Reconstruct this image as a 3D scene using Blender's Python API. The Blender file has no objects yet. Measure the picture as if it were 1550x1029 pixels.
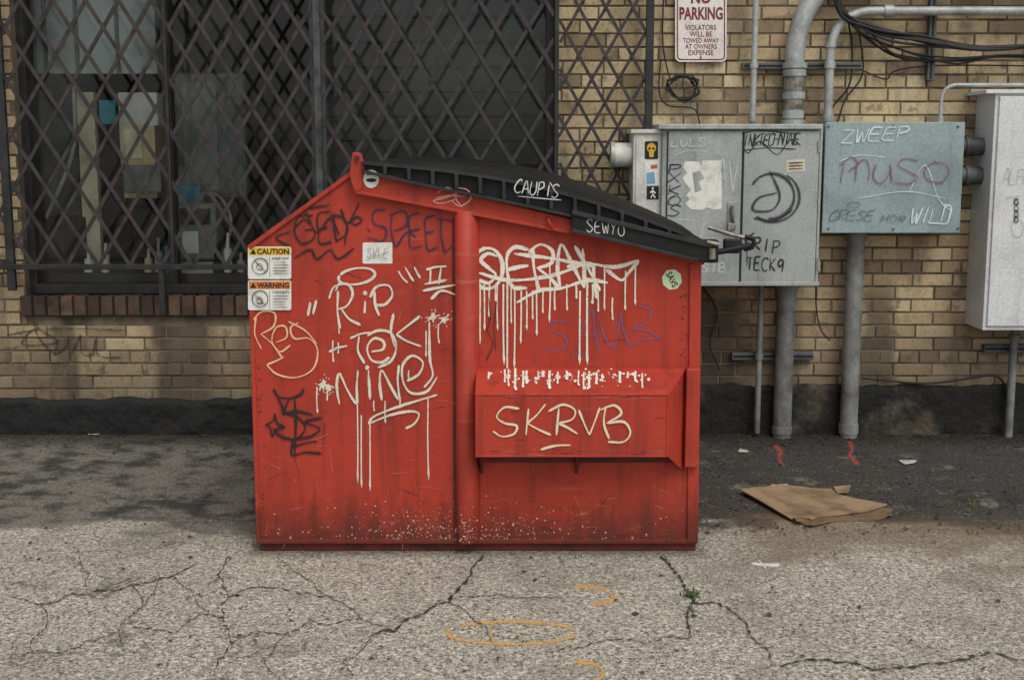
import bpy, bmesh, math, random
from mathutils import Vector, Matrix
random.seed(7)
sc=bpy.context.scene
# ---------------------------------------------------------------- helpers projecting image pixel coordinates onto scene planes
FPX=1900.0; TH=math.atan(286.5/1900.0); CT,ST=math.cos(TH),math.sin(TH)
CAM=Vector((0,-4.576,1.5)); W=2.02
def ray(u,v):
    a=(u-775)/FPX; b=(514.5-v)/FPX
    return Vector((a, CT+b*ST, -ST+b*CT))
def hit(u,v,pl):
    d=ray(u,v); p,n=pl
    return CAM+d*((p-CAM).dot(n)/d.dot(n))
def VP(Y): return (Vector((0,Y,0)),Vector((0,-1,0)))
GP=(Vector((0,0,0)),Vector((0,0,1)))
def P(u,v,Y): return hit(u,v,VP(Y))
def G(u,v,z=0.0): return hit(u,v,(Vector((0,0,z)),Vector((0,0,1))))
def S(r,g,b):
    f=lambda c:(c/255/12.92) if c/255<=0.04045 else ((c/255+0.055)/1.055)**2.4
    return (f(r),f(g),f(b),1)
# ---------------------------------------------------------------- materials
def nn(t,k,**kw):
    n=t.nodes.new(k)
    for a,b in kw.items(): setattr(n,a,b)
    return n
def newmat(name):
    m=bpy.data.materials.new(name); m.use_nodes=True
    t=m.node_tree; bs=t.nodes['Principled BSDF']; return m,t,bs
def coord(t,scale=(1,1,1)):
    g=nn(t,'ShaderNodeNewGeometry'); mp=nn(t,'ShaderNodeMapping')
    mp.inputs['Scale'].default_value=scale
    t.links.new(g.outputs['Position'],mp.inputs['Vector']); return mp.outputs[0]
def noise(t,vec,scale,detail=5,rough=.6,dist=0):
    n=nn(t,'ShaderNodeTexNoise'); n.inputs['Scale'].default_value=scale; n.inputs['Detail'].default_value=min(detail,5)
    n.inputs['Roughness'].default_value=rough; n.inputs['Distortion'].default_value=dist
    t.links.new(vec,n.inputs['Vector']); return n.outputs['Fac']
def mrange(t,src,a,b,c=0,d=1):
    n=nn(t,'ShaderNodeMapRange'); n.interpolation_type='SMOOTHSTEP'
    for k,v in zip(('From Min','From Max','To Min','To Max'),(a,b,c,d)): n.inputs[k].default_value=v
    t.links.new(src,n.inputs['Value']); return n.outputs['Result']
def mix(t,f,a,b,mode='MIX'):
    n=nn(t,'ShaderNodeMix',data_type='RGBA',blend_type=mode)
    for key,x in ((0,f),(6,a),(7,b)):
        if isinstance(x,(int,float,tuple)): n.inputs[key].default_value=x
        else: t.links.new(x,n.inputs[key])
    return n.outputs[2]
def mth(t,op,a,b=0.0):
    n=nn(t,'ShaderNodeMath',operation=op)
    for i,x in enumerate((a,b)):
        if isinstance(x,(int,float)): n.inputs[i].default_value=x
        else: t.links.new(x,n.inputs[i])
    return n.outputs[0]
def bump(t,bs,h,strength,dist):
    b=nn(t,'ShaderNodeBump'); b.inputs['Strength'].default_value=strength; b.inputs['Distance'].default_value=dist
    t.links.new(h,b.inputs['Height']); t.links.new(b.outputs[0],bs.inputs['Normal'])
MC={}
def M(name,c1,c2=None,scale=6,rough=.6,metal=0,bmp=.15,bs_=60,streak=0,lo=.4,hi=.7,bd=.002,spec=.4):
    if name in MC: return MC[name]
    m,t,bs=newmat(name); c2=c2 or tuple(x*.6 for x in c1[:3])+(1,)
    v=coord(t); f=mrange(t,noise(t,v,scale,5,.65),lo,hi)
    col=mix(t,f,c1,c2)
    if streak:
        vs=coord(t,(14,14,1.0)); f2=mrange(t,noise(t,vs,1.6,4,.6),.5,.75,0,streak)
        col=mix(t,f2,col,tuple(x*.35 for x in c1[:3])+(1,))
        fine=mrange(t,noise(t,v,90,2,.7),.3,.7,.86,1.1)
        cc=nn(t,'ShaderNodeCombineColor'); [t.links.new(fine,cc.inputs[i]) for i in range(3)]
        col=mix(t,1.0,col,cc.outputs[0],'MULTIPLY')
    t.links.new(col,bs.inputs['Base Color'])
    bs.inputs['Roughness'].default_value=rough; bs.inputs['Metallic'].default_value=metal
    bs.inputs['Specular IOR Level'].default_value=spec
    if bmp: bump(t,bs,noise(t,v,bs_,2,.6),bmp,bd)
    MC[name]=m; return m
def paint(name,col,edge=.75,op=1.0,nz=.25,rough=.6,nscale=120,wear=.72):
    if name in MC: return MC[name]
    m,t,bs=newmat(name)
    bs.inputs['Base Color'].default_value=col; bs.inputs['Roughness'].default_value=rough
    at=nn(t,'ShaderNodeAttribute',attribute_name='cu'); a=mth(t,'ABSOLUTE',at.outputs['Fac'])
    v=coord(t); n1=noise(t,v,nscale,1,.7)
    a=mth(t,'ADD',a,mth(t,'MULTIPLY',mth(t,'SUBTRACT',n1,.5),nz*2))
    al=mrange(t,a,edge,1.0,op,0)
    n2=mrange(t,noise(t,v,25,2,.7),.3,.5,wear,1)
    al=mth(t,'MULTIPLY',al,n2)
    t.links.new(al,bs.inputs['Alpha']); MC[name]=m; return m
# ---------------------------------------------------------------- objects
def empty(name,loc=(0,0,0)):
    e=bpy.data.objects.new(name,None); e.location=loc; e.empty_display_size=.1; sc.collection.objects.link(e); return e
def link(me,name,mat,parent=None,smooth=False):
    o=bpy.data.objects.new(name,me); sc.collection.objects.link(o)
    if mat: me.materials.clear(); me.materials.append(mat)
    if parent:
        o.parent=parent; o.matrix_parent_inverse=Matrix.Translation(-Vector(parent.location))
    if smooth: me.polygons.foreach_set('use_smooth',[True]*len(me.polygons))
    return o
def mesh(name,vs,fs,mat,parent=None,smooth=False):
    me=bpy.data.meshes.new(name); me.from_pydata([tuple(v) for v in vs],[],fs); me.update()
    return link(me,name,mat,parent,smooth)
def box(name,x0,x1,y0,y1,z0,z1,mat,parent=None,bev=.003):
    bm=bmesh.new(); bmesh.ops.create_cube(bm,size=1)
    for v in bm.verts:
        v.co=Vector(((x0+x1)/2+v.co.x*(x1-x0),(y0+y1)/2+v.co.y*(y1-y0),(z0+z1)/2+v.co.z*(z1-z0)))
    if bev: bmesh.ops.bevel(bm,geom=list(bm.edges),offset=bev,segments=2,affect='EDGES',profile=.5)
    me=bpy.data.meshes.new(name); bm.to_mesh(me); bm.free(); return link(me,name,mat,parent)
def pbox(name,u0,v0,u1,v1,Y,depth,mat,parent=None,bev=.003):
    vm=(v0+v1)/2; um=(u0+u1)/2
    return box(name,P(u0,vm,Y).x,P(u1,vm,Y).x,Y,Y+depth,P(um,v1,Y).z,P(um,v0,Y).z,mat,parent,bev)
def prism(name,poly,y0,y1,mat,parent=None,bev=.003):
    bm=bmesh.new(); vs=[bm.verts.new((x,y0,z)) for x,z in poly]; f=bm.faces.new(vs)
    r=bmesh.ops.extrude_face_region(bm,geom=[f])
    for g in r['geom']:
        if isinstance(g,bmesh.types.BMVert): g.co.y=y1
    bmesh.ops.recalc_face_normals(bm,faces=bm.faces)
    if bev: bmesh.ops.bevel(bm,geom=list(bm.edges),offset=bev,segments=2,affect='EDGES',profile=.5)
    me=bpy.data.meshes.new(name); bm.to_mesh(me); bm.free(); return link(me,name,mat,parent)
def pprism(name,pts,Y,depth,mat,parent=None,bev=.002):
    return prism(name,[(P(u,v,Y).x,P(u,v,Y).z) for u,v in pts],Y,Y+depth,mat,parent,bev)
def bake(o,name,mat,parent,smooth=True):
    dg=bpy.context.evaluated_depsgraph_get(); dg.update()
    me=bpy.data.meshes.new_from_object(o.evaluated_get(dg)); me.name=name
    cd=o.data; bpy.data.objects.remove(o); bpy.data.curves.remove(cd)
    return link(me,name,mat,parent,smooth)
def tube(name,pts,r,mat,parent=None,smooth_path=True,cyc=False):
    cu=bpy.data.curves.new(name,'CURVE'); cu.dimensions='3D'; cu.bevel_depth=r; cu.bevel_resolution=4; cu.use_fill_caps=True
    P_=[Vector(p) for p in pts]
    if smooth_path and len(P_)>2: P_=cr3(P_,8)
    s=cu.splines.new('POLY'); s.points.add(len(P_)-1)
    for i,p in enumerate(P_): s.points[i].co=(*p,1)
    s.use_cyclic_u=cyc
    o=bpy.data.objects.new(name+'_c',cu); sc.collection.objects.link(o)
    return bake(o,name,mat,parent)
def cr3(p,n=6):
    out=[]; q=[p[0]*2-p[1]]+list(p)+[p[-1]*2-p[-2]]
    for i in range(1,len(q)-2):
        a,b,c,d=q[i-1],q[i],q[i+1],q[i+2]
        for k in range(n):
            t=k/n
            out.append(.5*((2*b)+(c-a)*t+(2*a-5*b+4*c-d)*t*t+(3*b-a-3*c+d)*t**3))
    out.append(q[-2].copy()); return out
def elbow(p0,corner,p1,r,n=12):
    p0,c,p1=Vector(p0),Vector(corner),Vector(p1)
    a=c+(p0-c).normalized()*r; b=c+(p1-c).normalized()*r
    out=[p0]
    for i in range(n+1):
        t=i/n; out.append(a*(1-t)**2+c*2*t*(1-t)+b*t*t)
    out.append(p1); return out
# ---- painted strokes (thin paint films lying on real surfaces)
GR={}; LAY=[0]
def stroke(pts,w,plane,key,n=6,prof=None,base=.0012,poly=False):
    LAY[0]+=1
    p=[Vector((a,b)) for a,b in pts]
    if len(p)>2 and not poly: p=cr3(p,n)
    elif not poly and len(p)==2: p=[p[0].lerp(p[1],i/6) for i in range(7)]
    L=len(p); d=GR.setdefault(key,([],[],[])); vs,fs,cu=d; b0=len(vs)
    nr=plane[1]; off=base+LAY[0]%150*2.2e-5
    tot=[0]
    for i in range(1,L): tot.append(tot[-1]+(p[i]-p[i-1]).length)
    T=max(tot[-1],.01)
    for i in range(L):
        tg=(p[min(i+1,L-1)]-p[max(i-1,0)])
        if tg.length<1e-6: tg=Vector((1,0))
        tg.normalize(); nm=Vector((-tg.y,tg.x))
        e=min(tot[i],T-tot[i]); ww=w*.5
        if prof: ww*=prof(tot[i]/T)
        else: ww*=math.sqrt(min(1,(e+w*.12)/(w*.5)))*(.88+.24*math.sin(tot[i]*.09+LAY[0]))
        o=nr*(off+tot[i]*1.2e-6)
        for s in (-1,1):
            vs.append(hit(*(p[i]+nm*ww*s),plane)+o); cu.append(float(s))
    for i in range(L-1):
        a=b0+2*i; fs.append((a,a+1,a+3,a+2))
def drip(u,v0,v1,w,plane,key):
    m=(v0+v1)/2
    stroke([(u,v0),(u+random.uniform(-.8,.8),m),(u+random.uniform(-1,1),v1)],w,plane,key,
        prof=lambda t:(1.0 if t<.9 else 1.45*math.sqrt(max(0,1-((t-.93)/.07)**2) if t>.93 else 1)) if t<.995 else .3)
def dot(u,v,r,plane,key,ry=None):
    LAY[0]+=1; ry=ry or r
    d=GR.setdefault(key,([],[],[])); vs,fs,cu=d; b=len(vs); o=plane[1]*(.0012+LAY[0]%150*2.2e-5)
    vs.append(hit(u,v,plane)+o); cu.append(0.0); k=8; ph=random.random()*6
    for i in range(k):
        a=ph+i*2*math.pi/k; j=random.uniform(.8,1.2)
        vs.append(hit(u+math.cos(a)*r*j,v+math.sin(a)*ry*j,plane)+o); cu.append(.8)
    for i in range(k): fs.append((b,b+1+i,b+1+(i+1)%k))
def ell(u,v,rx,ry,w,plane,key,a0=0,a1=360,rot=0):
    pts=[]; cr_,sr=math.cos(rot),math.sin(rot)
    for i in range(13):
        a=math.radians(a0+(a1-a0)*i/12); x=math.cos(a)*rx; y=math.sin(a)*ry
        pts.append((u+x*cr_-y*sr,v+x*sr+y*cr_))
    stroke(pts,w,plane,key,4)
LF={'A':[[(0,0),(.5,1),(1,0)],[(.15,.38),(.85,.42)]],'B':[[(.1,0),(.1,1)],[(0,1),(.7,.95),(.75,.6),(.15,.52)],[(.15,.52),(.95,.4),(.8,.05),(0,0)]],
'C':[[(1,.85),(.6,1),(.1,.8),(0,.35),(.35,0),(1,.12)]],'D':[[(.1,0),(.1,1)],[(0,1),(.75,.85),(.95,.45),(.6,.05),(0,0)]],
'E':[[(.95,1),(.2,.95),(.05,.5),(.1,.05),(.95,0)],[(.05,.5),(.8,.52)]],'F':[[(.95,1),(.1,.95),(.05,0)],[(.05,.5),(.8,.52)]],'G':[[(1,.85),(.5,1),(.05,.6),(.2,.05),(.8,.05),(.95,.42),(.5,.42)]],
'H':[[(0,0),(.05,1)],[(.9,0),(.95,1)],[(0,.5),(.95,.52)]],'I':[[(.5,0),(.5,1)]],'K':[[(.05,0),(.05,1)],[(.95,1),(.1,.45)],[(.1,.45),(.95,0)]],
'L':[[(.1,1),(.05,.3),(.1,0),(.95,.05)]],'M':[[(0,0),(.12,1),(.5,.3),(.88,1),(1,0)]],'N':[[(0,0),(.08,1)],[(.08,1),(.92,0)],[(.92,0),(1,1)]],
'O':[[(.5,1),(.08,.75),(.05,.25),(.5,0),(.95,.25),(.92,.75),(.5,1),(.3,.97)]],'P':[[(.1,0),(.1,1)],[(0,.95),(.8,.95),(.9,.6),(.15,.45)]],
'R':[[(.1,0),(.1,1)],[(0,.95),(.8,.95),(.85,.6),(.15,.48)],[(.2,.48),(.95,0)]],'S':[[(.95,.85),(.5,1),(.08,.78),(.5,.52),(.92,.28),(.5,0),(.02,.12)]],
'T':[[(0,1),(1,.95)],[(.5,.97),(.5,0)]],'U':[[(.05,1),(.05,.3),(.45,0),(.9,.3),(.95,1)]],'V':[[(0,1),(.5,0)],[(.5,0),(1,1)]],'W':[[(0,1),(.25,0),(.5,.7),(.75,0),(1,1)]],
'Y':[[(0,1),(.5,.5)],[(1,1),(.5,.5),(.4,0)]],'Z':[[(0,1),(.95,1)],[(.95,1),(.05,0)],[(.05,0),(1,.02)]],'9':[[(.9,.7),(.5,.45),(.1,.7),(.5,1),(.9,.8),(.8,0)]],'X':[[(0,0),(1,1)],[(0,1),(1,0)]]}
def tag(txt,u0,v0,u1,v1,w,plane,key,sl=.15,dv=0,gap=.25,jit=.05):
    n=len(txt); cw=(u1-u0)/(n+(n-1)*gap); h=v1-v0
    for i,c in enumerate(txt):
        if c==' ': continue
        x0=u0+i*cw*(1+gap); y0=dv*i/max(1,n-1); hh=h*random.uniform(.9,1.08)
        for s in LF[c]:
            stroke([(x0+(x+(y-.5)*sl+random.uniform(-jit,jit))*cw, v1+y0-(y+random.uniform(-jit,jit)*.6)*hh) for x,y in s],w,plane,key,5)
def flush(key,name,mat,parent):
    if key not in GR: return
    vs,fs,cu=GR.pop(key)
    me=bpy.data.meshes.new(name); me.from_pydata([tuple(v) for v in vs],[],fs); me.update()
    a=me.attributes.new('cu','FLOAT','POINT'); a.data.foreach_set('value',cu)
    return link(me,name,mat,parent)
def text(txt,u0,v0,u1,v1,plane,mat,parent,name='lettering',bold=.02,off=.002):
    cu=bpy.data.curves.new('t','FONT'); cu.body=txt; cu.offset=bold; cu.resolution_u=3
    o=bpy.data.objects.new('t',cu); sc.collection.objects.link(o)
    o=bake(o,name,mat,parent,False); me=o.data
    xs=[v.co.x for v in me.vertices]; ys=[v.co.y for v in me.vertices]
    a,b,c,d=min(xs),max(xs),min(ys),max(ys)
    for v in me.vertices:
        uu=u0+(v.co.x-a)/(b-a)*(u1-u0); vv=v1-(v.co.y-c)/(d-c)*(v1-v0)
        v.co=hit(uu,vv,plane)+plane[1]*off
    me.update(); return o
def flat(name,pts,plane,mat,parent,off=.001):
    return mesh(name,[hit(u,v,plane)+plane[1]*off for u,v in pts],[list(range(len(pts)))],mat,parent)
def rrect(u0,v0,u1,v1,r,n=4):
    o=[]
    for cx,cy,a0 in ((u1-r,v0+r,-90),(u1-r,v1-r,0),(u0+r,v1-r,90),(u0+r,v0+r,180)):
        for i in range(n+1):
            a=math.radians(a0+90*i/n); o.append((cx+r*math.cos(a),cy+r*math.sin(a)))
    return o

# ================================================================ GROUND
m,t,bs=newmat('asphalt'); MC['asphalt']=m
v=coord(t); geo=nn(t,'ShaderNodeNewGeometry'); sep=nn(t,'ShaderNodeSeparateXYZ'); t.links.new(geo.outputs['Position'],sep.inputs[0])
gr=noise(t,v,150,2,.8); gr2=noise(t,v,60,3,.75); big=noise(t,v,1.7,5,.6); med=noise(t,v,7,5,.65)
vor=nn(t,'ShaderNodeTexVoronoi'); vor.inputs['Scale'].default_value=105; t.links.new(v,vor.inputs['Vector'])
grain=mrange(t,mth(t,'ADD',mth(t,'MULTIPLY',gr,.6),mth(t,'MULTIPLY',gr2,.4)),.41,.60)
light=mix(t,grain,S(108,103,92),S(208,202,184))
sepc=nn(t,'ShaderNodeSeparateColor'); t.links.new(vor.outputs['Color'],sepc.inputs[0])
light=mix(t,mrange(t,sepc.outputs[0],.80,.93,0,.7),light,S(226,219,202))
light=mix(t,mrange(t,sepc.outputs[1],.82,.94,0,.7),light,S(74,70,62))
light=mix(t,mrange(t,big,.46,.7,0,.42),light,S(112,105,92))
light=mix(t,mrange(t,med,.54,.72,0,.32),light,S(100,94,82))
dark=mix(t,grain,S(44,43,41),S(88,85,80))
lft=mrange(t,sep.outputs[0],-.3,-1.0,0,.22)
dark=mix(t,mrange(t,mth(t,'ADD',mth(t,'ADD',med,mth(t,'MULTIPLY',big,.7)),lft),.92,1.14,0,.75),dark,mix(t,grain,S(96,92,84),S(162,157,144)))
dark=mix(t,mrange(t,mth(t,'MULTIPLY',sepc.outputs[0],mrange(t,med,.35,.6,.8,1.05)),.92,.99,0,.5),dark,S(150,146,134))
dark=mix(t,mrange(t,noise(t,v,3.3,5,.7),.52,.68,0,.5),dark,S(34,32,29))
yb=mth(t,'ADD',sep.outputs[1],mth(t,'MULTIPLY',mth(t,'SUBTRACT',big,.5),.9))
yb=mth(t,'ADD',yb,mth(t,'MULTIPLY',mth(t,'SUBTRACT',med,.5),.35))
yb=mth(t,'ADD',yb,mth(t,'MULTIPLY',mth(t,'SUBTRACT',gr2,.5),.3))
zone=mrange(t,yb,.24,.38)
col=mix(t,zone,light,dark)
dx=mrange(t,sep.outputs[0],.8,1.1); dy1=mrange(t,yb,-.18,.12); dy2=mrange(t,yb,.55,.3)
dirt=mth(t,'MULTIPLY',mth(t,'MULTIPLY',dx,dy1),dy2)
col=mix(t,mth(t,'MULTIPLY',dirt,.65),col,S(112,95,70))
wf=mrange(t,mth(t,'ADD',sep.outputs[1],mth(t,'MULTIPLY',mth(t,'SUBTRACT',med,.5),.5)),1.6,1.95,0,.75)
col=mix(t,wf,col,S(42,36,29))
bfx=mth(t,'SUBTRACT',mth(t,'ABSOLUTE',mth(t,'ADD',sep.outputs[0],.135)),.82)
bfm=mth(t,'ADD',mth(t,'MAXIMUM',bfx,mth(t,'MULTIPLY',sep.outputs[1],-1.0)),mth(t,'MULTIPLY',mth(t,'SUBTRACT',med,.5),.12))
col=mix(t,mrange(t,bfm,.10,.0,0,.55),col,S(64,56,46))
wob=nn(t,'ShaderNodeTexNoise'); wob.inputs['Scale'].default_value=3; wob.inputs['Detail'].default_value=5; t.links.new(v,wob.inputs['Vector'])
vm=nn(t,'ShaderNodeVectorMath',operation='MULTIPLY_ADD'); t.links.new(wob.outputs['Color'],vm.inputs[0]); vm.inputs[1].default_value=(.45,.45,0); t.links.new(v,vm.inputs[2])
v2=nn(t,'ShaderNodeTexVoronoi',feature='DISTANCE_TO_EDGE'); v2.inputs['Scale'].default_value=3.6; t.links.new(vm.outputs[0],v2.inputs['Vector'])
ck=mrange(t,v2.outputs['Distance'],.003,.015,1,0)
lm=mrange(t,sep.outputs[0],-.1,-.6,0,1); ck=mth(t,'MULTIPLY',ck,mth(t,'MULTIPLY',lm,mrange(t,big,.40,.54)))
col=mix(t,mth(t,'MULTIPLY',ck,.55),col,S(58,54,46))
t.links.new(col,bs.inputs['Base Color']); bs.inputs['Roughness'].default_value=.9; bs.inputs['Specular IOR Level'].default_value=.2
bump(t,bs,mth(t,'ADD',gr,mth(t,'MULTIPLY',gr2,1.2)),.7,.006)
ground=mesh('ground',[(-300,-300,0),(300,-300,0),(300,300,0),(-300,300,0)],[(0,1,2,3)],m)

GK='crk'
def crack(pts,w,sub=5):
    w*=.85; p=[Vector(q) for q in pts]
    for _ in range(sub):
        q=[p[0]]
        for a,b in zip(p,p[1:]):
            L=(b-a).length; mm=(a+b)/2+Vector((random.uniform(-1,1)*L*.2,random.uniform(-1,1)*L*.1)); q+= [mm,b]
        p=q
    f1,f2=random.uniform(25,50),random.uniform(80,140)
    stroke([tuple(q) for q in p],w,GP,GK,poly=True,base=.004,prof=lambda t:max(.15,.5+.45*math.sin(t*f1)**2+.35*math.sin(t*f2))*min(1,8*(1-t)+.2))
for pts,w in [
 ([(732,842),(712,872),(682,905),(680,912),(640,930),(598,955),(560,968)],7),([(680,912),(735,948),(745,975)],3),
 ([(345,842),(330,870),(345,900),(338,935),(352,975),(330,1000),(318,1029)],4),([(345,905),(420,890),(500,905),(545,935),(598,955)],3),
 ([(60,915),(130,900),(200,885),(262,872),(300,850)],4),([(200,885),(215,920),(180,955),(190,990)],3),([(338,935),(300,930),(262,960),(190,955)],3),
 ([(352,975),(430,960),(470,940),(545,935)],3),([(40,990),(120,980),(180,955)],3),([(20,905),(60,915),(70,950),(40,990)],3),
 ([(1000,842),(1022,868),(1045,900),(1050,912),(1040,935),(1048,965)],8),([(1050,912),(1090,915),(1130,945),(1150,975),(1168,1010)],5),
 ([(1048,965),(980,975),(900,975),(820,990)],3),([(1180,1010),(1290,1004),(1400,1006),(1560,1000)],6),([(845,905),(780,908),(700,903),(680,908)],2.5),
 ([(240,870),(225,905),(215,920)],3),([(430,965),(400,1000),(420,1029)],3),([(560,968),(520,1000),(535,1029)],3),
 ([(420,842),(440,862),(470,880),(500,905)],2.5),([(262,872),(290,895),(338,935)],2.5),([(120,842),(135,870),(130,900)],2.5)]: crack(pts,w)
flush('crk','crack_lines',paint('crack_fill',S(48,44,37),edge=.2,nz=.6,op=.9,nscale=80,rough=.95),ground)
ell(775,958,98,17,8,GP,'org',10,200); ell(775,958,98,17,8,GP,'org',215,345)
stroke([(745,943),(742,958),(750,975)],4,GP,'org')
stroke([(868,888),(905,890),(930,901),(925,910),(895,915)],9,GP,'org'); stroke([(870,1000),(905,1008),(912,1022),(895,1034)],10,GP,'org')
flush('org','orange_paint_mark',paint('orange_paint',S(216,170,96),edge=.1,op=.85,nz=.8,nscale=110,rough=.9,wear=.4),ground)
stroke([(1172,674),(1182,684),(1178,694),(1187,706)],13,GP,'rdm'); stroke([(1285,668),(1290,680),(1286,690),(1300,704)],14,GP,'rdm')
flush('rdm','red_paint_mark',paint('red_spray',S(178,88,70),edge=.0,op=.7,nz=.9,nscale=70,rough=.9,wear=.2),ground)
stroke([(1138,853),(1158,855),(1180,856)],10,GP,'wht'); stroke([(1148,847),(1160,861)],4,GP,'wht'); dot(1420,965,14,GP,'wht',2.2)
for i in range(60): dot(random.gauss(700,200),random.uniform(842,870),random.uniform(.8,2),GP,'wht',.8)
flush('wht','white_paint_spot',paint('white_spill',S(225,222,212),edge=.3,nz=.6,op=.9,rough=.9,wear=.4),ground)

# ================================================================ BUILDING
bld=empty('brick_building',(0,W,0))
zs=P(200,447,W).z; zs2=P(200,478,W).z; xl=P(30,300,W).x; xr=P(842,250,W).x; ZT=2.95; ZTOP=4.4; zb=P(200,606,W).z
XL,XR=-7.5,7.5
m,t,bs=newmat('yellow_brick'); at=nn(t,'ShaderNodeAttribute',attribute_name='rnd')
ramp=nn(t,'ShaderNodeValToRGB'); t.links.new(at.outputs['Fac'],ramp.inputs[0])
e=ramp.color_ramp.elements; e[0].color=S(158,136,104); e[1].color=S(214,197,160)
for pos,c in ((.12,S(142,124,99)),(.3,S(184,163,126)),(.55,S(196,175,136)),(.8,S(207,188,149)),(.93,S(178,148,116))):
    q=ramp.color_ramp.elements.new(pos); q.color=c
v=coord(t); st=noise(t,v,1.3,5,.65); fin=noise(t,v,55,3,.7); vs_=coord(t,(3,3,.5)); stk=noise(t,vs_,1.5,5,.6); mid=noise(t,v,9,4,.7)
c=mix(t,mrange(t,st,.44,.68,0,.62),ramp.outputs[0],S(104,92,72))
c=mix(t,mrange(t,stk,.48,.68,0,.6),c,S(88,79,65))
c=mix(t,mrange(t,fin,.48,.72,0,.5),c,S(108,92,70))
c=mix(t,mrange(t,mid,.54,.68,0,.6),c,S(84,74,60))
sp=nn(t,'ShaderNodeSeparateXYZ'); t.links.new(v,sp.inputs[0])
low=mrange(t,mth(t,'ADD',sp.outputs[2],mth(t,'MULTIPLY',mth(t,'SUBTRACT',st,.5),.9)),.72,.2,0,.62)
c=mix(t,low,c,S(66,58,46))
# water runs under the window sill ends, soot beside the bin
for xx,wd_,zt_ in ((-1.72,.22,.72),(-2.4,.10,.72),(1.9,.16,.75)):
    rx=mrange(t,mth(t,'ABSOLUTE',mth(t,'SUBTRACT',mth(t,'ADD',sp.outputs[0],mth(t,'MULTIPLY',mth(t,'SUBTRACT',stk,.5),.5)),xx)),wd_*.3,wd_,1,0)
    rz=mrange(t,sp.outputs[2],zt_+.12,zt_-.06,0,.7)
    c=mix(t,mth(t,'MULTIPLY',rx,rz),c,S(54,48,40))
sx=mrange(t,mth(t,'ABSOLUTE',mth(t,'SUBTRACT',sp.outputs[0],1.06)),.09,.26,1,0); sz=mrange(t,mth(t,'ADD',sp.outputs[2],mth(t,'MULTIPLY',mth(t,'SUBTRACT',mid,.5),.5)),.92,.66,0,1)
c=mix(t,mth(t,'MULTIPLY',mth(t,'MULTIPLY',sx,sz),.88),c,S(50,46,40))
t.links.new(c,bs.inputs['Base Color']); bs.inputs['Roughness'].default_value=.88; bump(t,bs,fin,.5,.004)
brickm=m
mort=M('mortar',S(118,107,89),S(66,60,50),5,.95,bmp=.6,bs_=90,bd=.004)
V=[];F=[];R=[]
def brick(x0,x1,z0,z1,r,yf):
    b=len(V); c=.0025; j=lambda:random.uniform(-.0016,.0016)
    for (x,z) in ((x0,z0),(x1,z0),(x1,z1),(x0,z1)): V.append((x,W+.014,z))
    for (x,z) in ((x0,z0),(x1,z0),(x1,z1),(x0,z1)): V.append((x+j()*.5,yf+c,z+j()*.5))
    for (x,z) in ((x0+c,z0+c),(x1-c,z0+c),(x1-c,z1-c),(x0+c,z1-c)): V.append((x+j(),yf+j()*.4,z+j()))
    for k in (0,4):
        for i in range(4): F.append((b+k+i,b+k+(i+1)%4,b+k+4+(i+1)%4,b+k+4+i))
    F.append((b+8,b+9,b+10,b+11)); R.extend([r]*12)
ch=.0685; z=zb; row=0; g=.0095
while z<ZTOP:
    hd=(row%7==3); L=.2 if not hd else .0955; x=XL+(0 if row%2 else .105)+random.uniform(-.012,.012)
    while x<XR:
        x1=x+L*random.uniform(.98,1.02); segs=[(x,x1)]
        if z+ch>zs2 and z<ZT:
            segs=[]
            if x<xl: segs.append((x,min(x1,xl)))
            if x1>xr: segs.append((max(x,xr),x1))
        for a,b in segs:
            if b-a>.02: brick(a,b,z+random.uniform(0,.0012),z+ch-g+random.uniform(-.0012,.001),random.random(),W+random.uniform(-.003,.003))
        x=x1+g
    z+=ch; row+=1
me=bpy.data.meshes.new('brickwork'); me.from_pydata(V,[],F); me.update(); a=me.attributes.new('rnd','FLOAT','POINT'); a.data.foreach_set('value',R)
link(me,'brickwork',brickm,bld)
box('wall_left',XL,xl,W+.007,W+.3,zb,ZTOP,mort,bld,0); box('wall_right',xr,XR,W+.007,W+.3,zb,ZTOP,mort,bld,0)
box('wall_below',xl,xr,W+.007,W+.3,zb,zs2,mort,bld,0); box('wall_above',xl,xr,W+.007,W+.3,ZT,ZTOP,mort,bld,0)
box('parapet_coping',XL-.05,XR+.05,W-.05,W+.35,ZTOP,ZTOP+.08,M('coping',S(120,116,106)),bld)
sms=[M('sill_brick_a',S(86,66,52),S(44,38,33),9,.8,bmp=.5,bd=.004),M('sill_brick_b',S(66,50,42),S(36,32,29),9,.8,bmp=.5,bd=.004),M('sill_brick_c',S(102,80,62),S(58,48,40),9,.8,bmp=.5,bd=.004)]
x=xl-.02;k=0
while x<xr+.02:
    box('sill_brick_%d'%k,x,x+.060,W-.03+random.uniform(-.004,.004),W+.12,zs2+.004,zs-.002+random.uniform(-.003,.002),random.choice(sms),bld,.005); x+=.071;k+=1
box('sill_bed',xl,xr,W-.014,W+.14,zs2,zs-.014,M('dark_mortar',S(40,36,31),bmp=.3),bld,0)
pm=M('plinth_paint',S(24,26,25),S(42,40,35),3.5,.8,bmp=.9,bs_=10,lo=.5,hi=.8,bd=.03)
pm2=M('plinth_worn',S(28,28,26),S(80,73,60),2.6,.9,bmp=.9,bs_=12,lo=.50,hi=.68,bd=.03,streak=.4)
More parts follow.
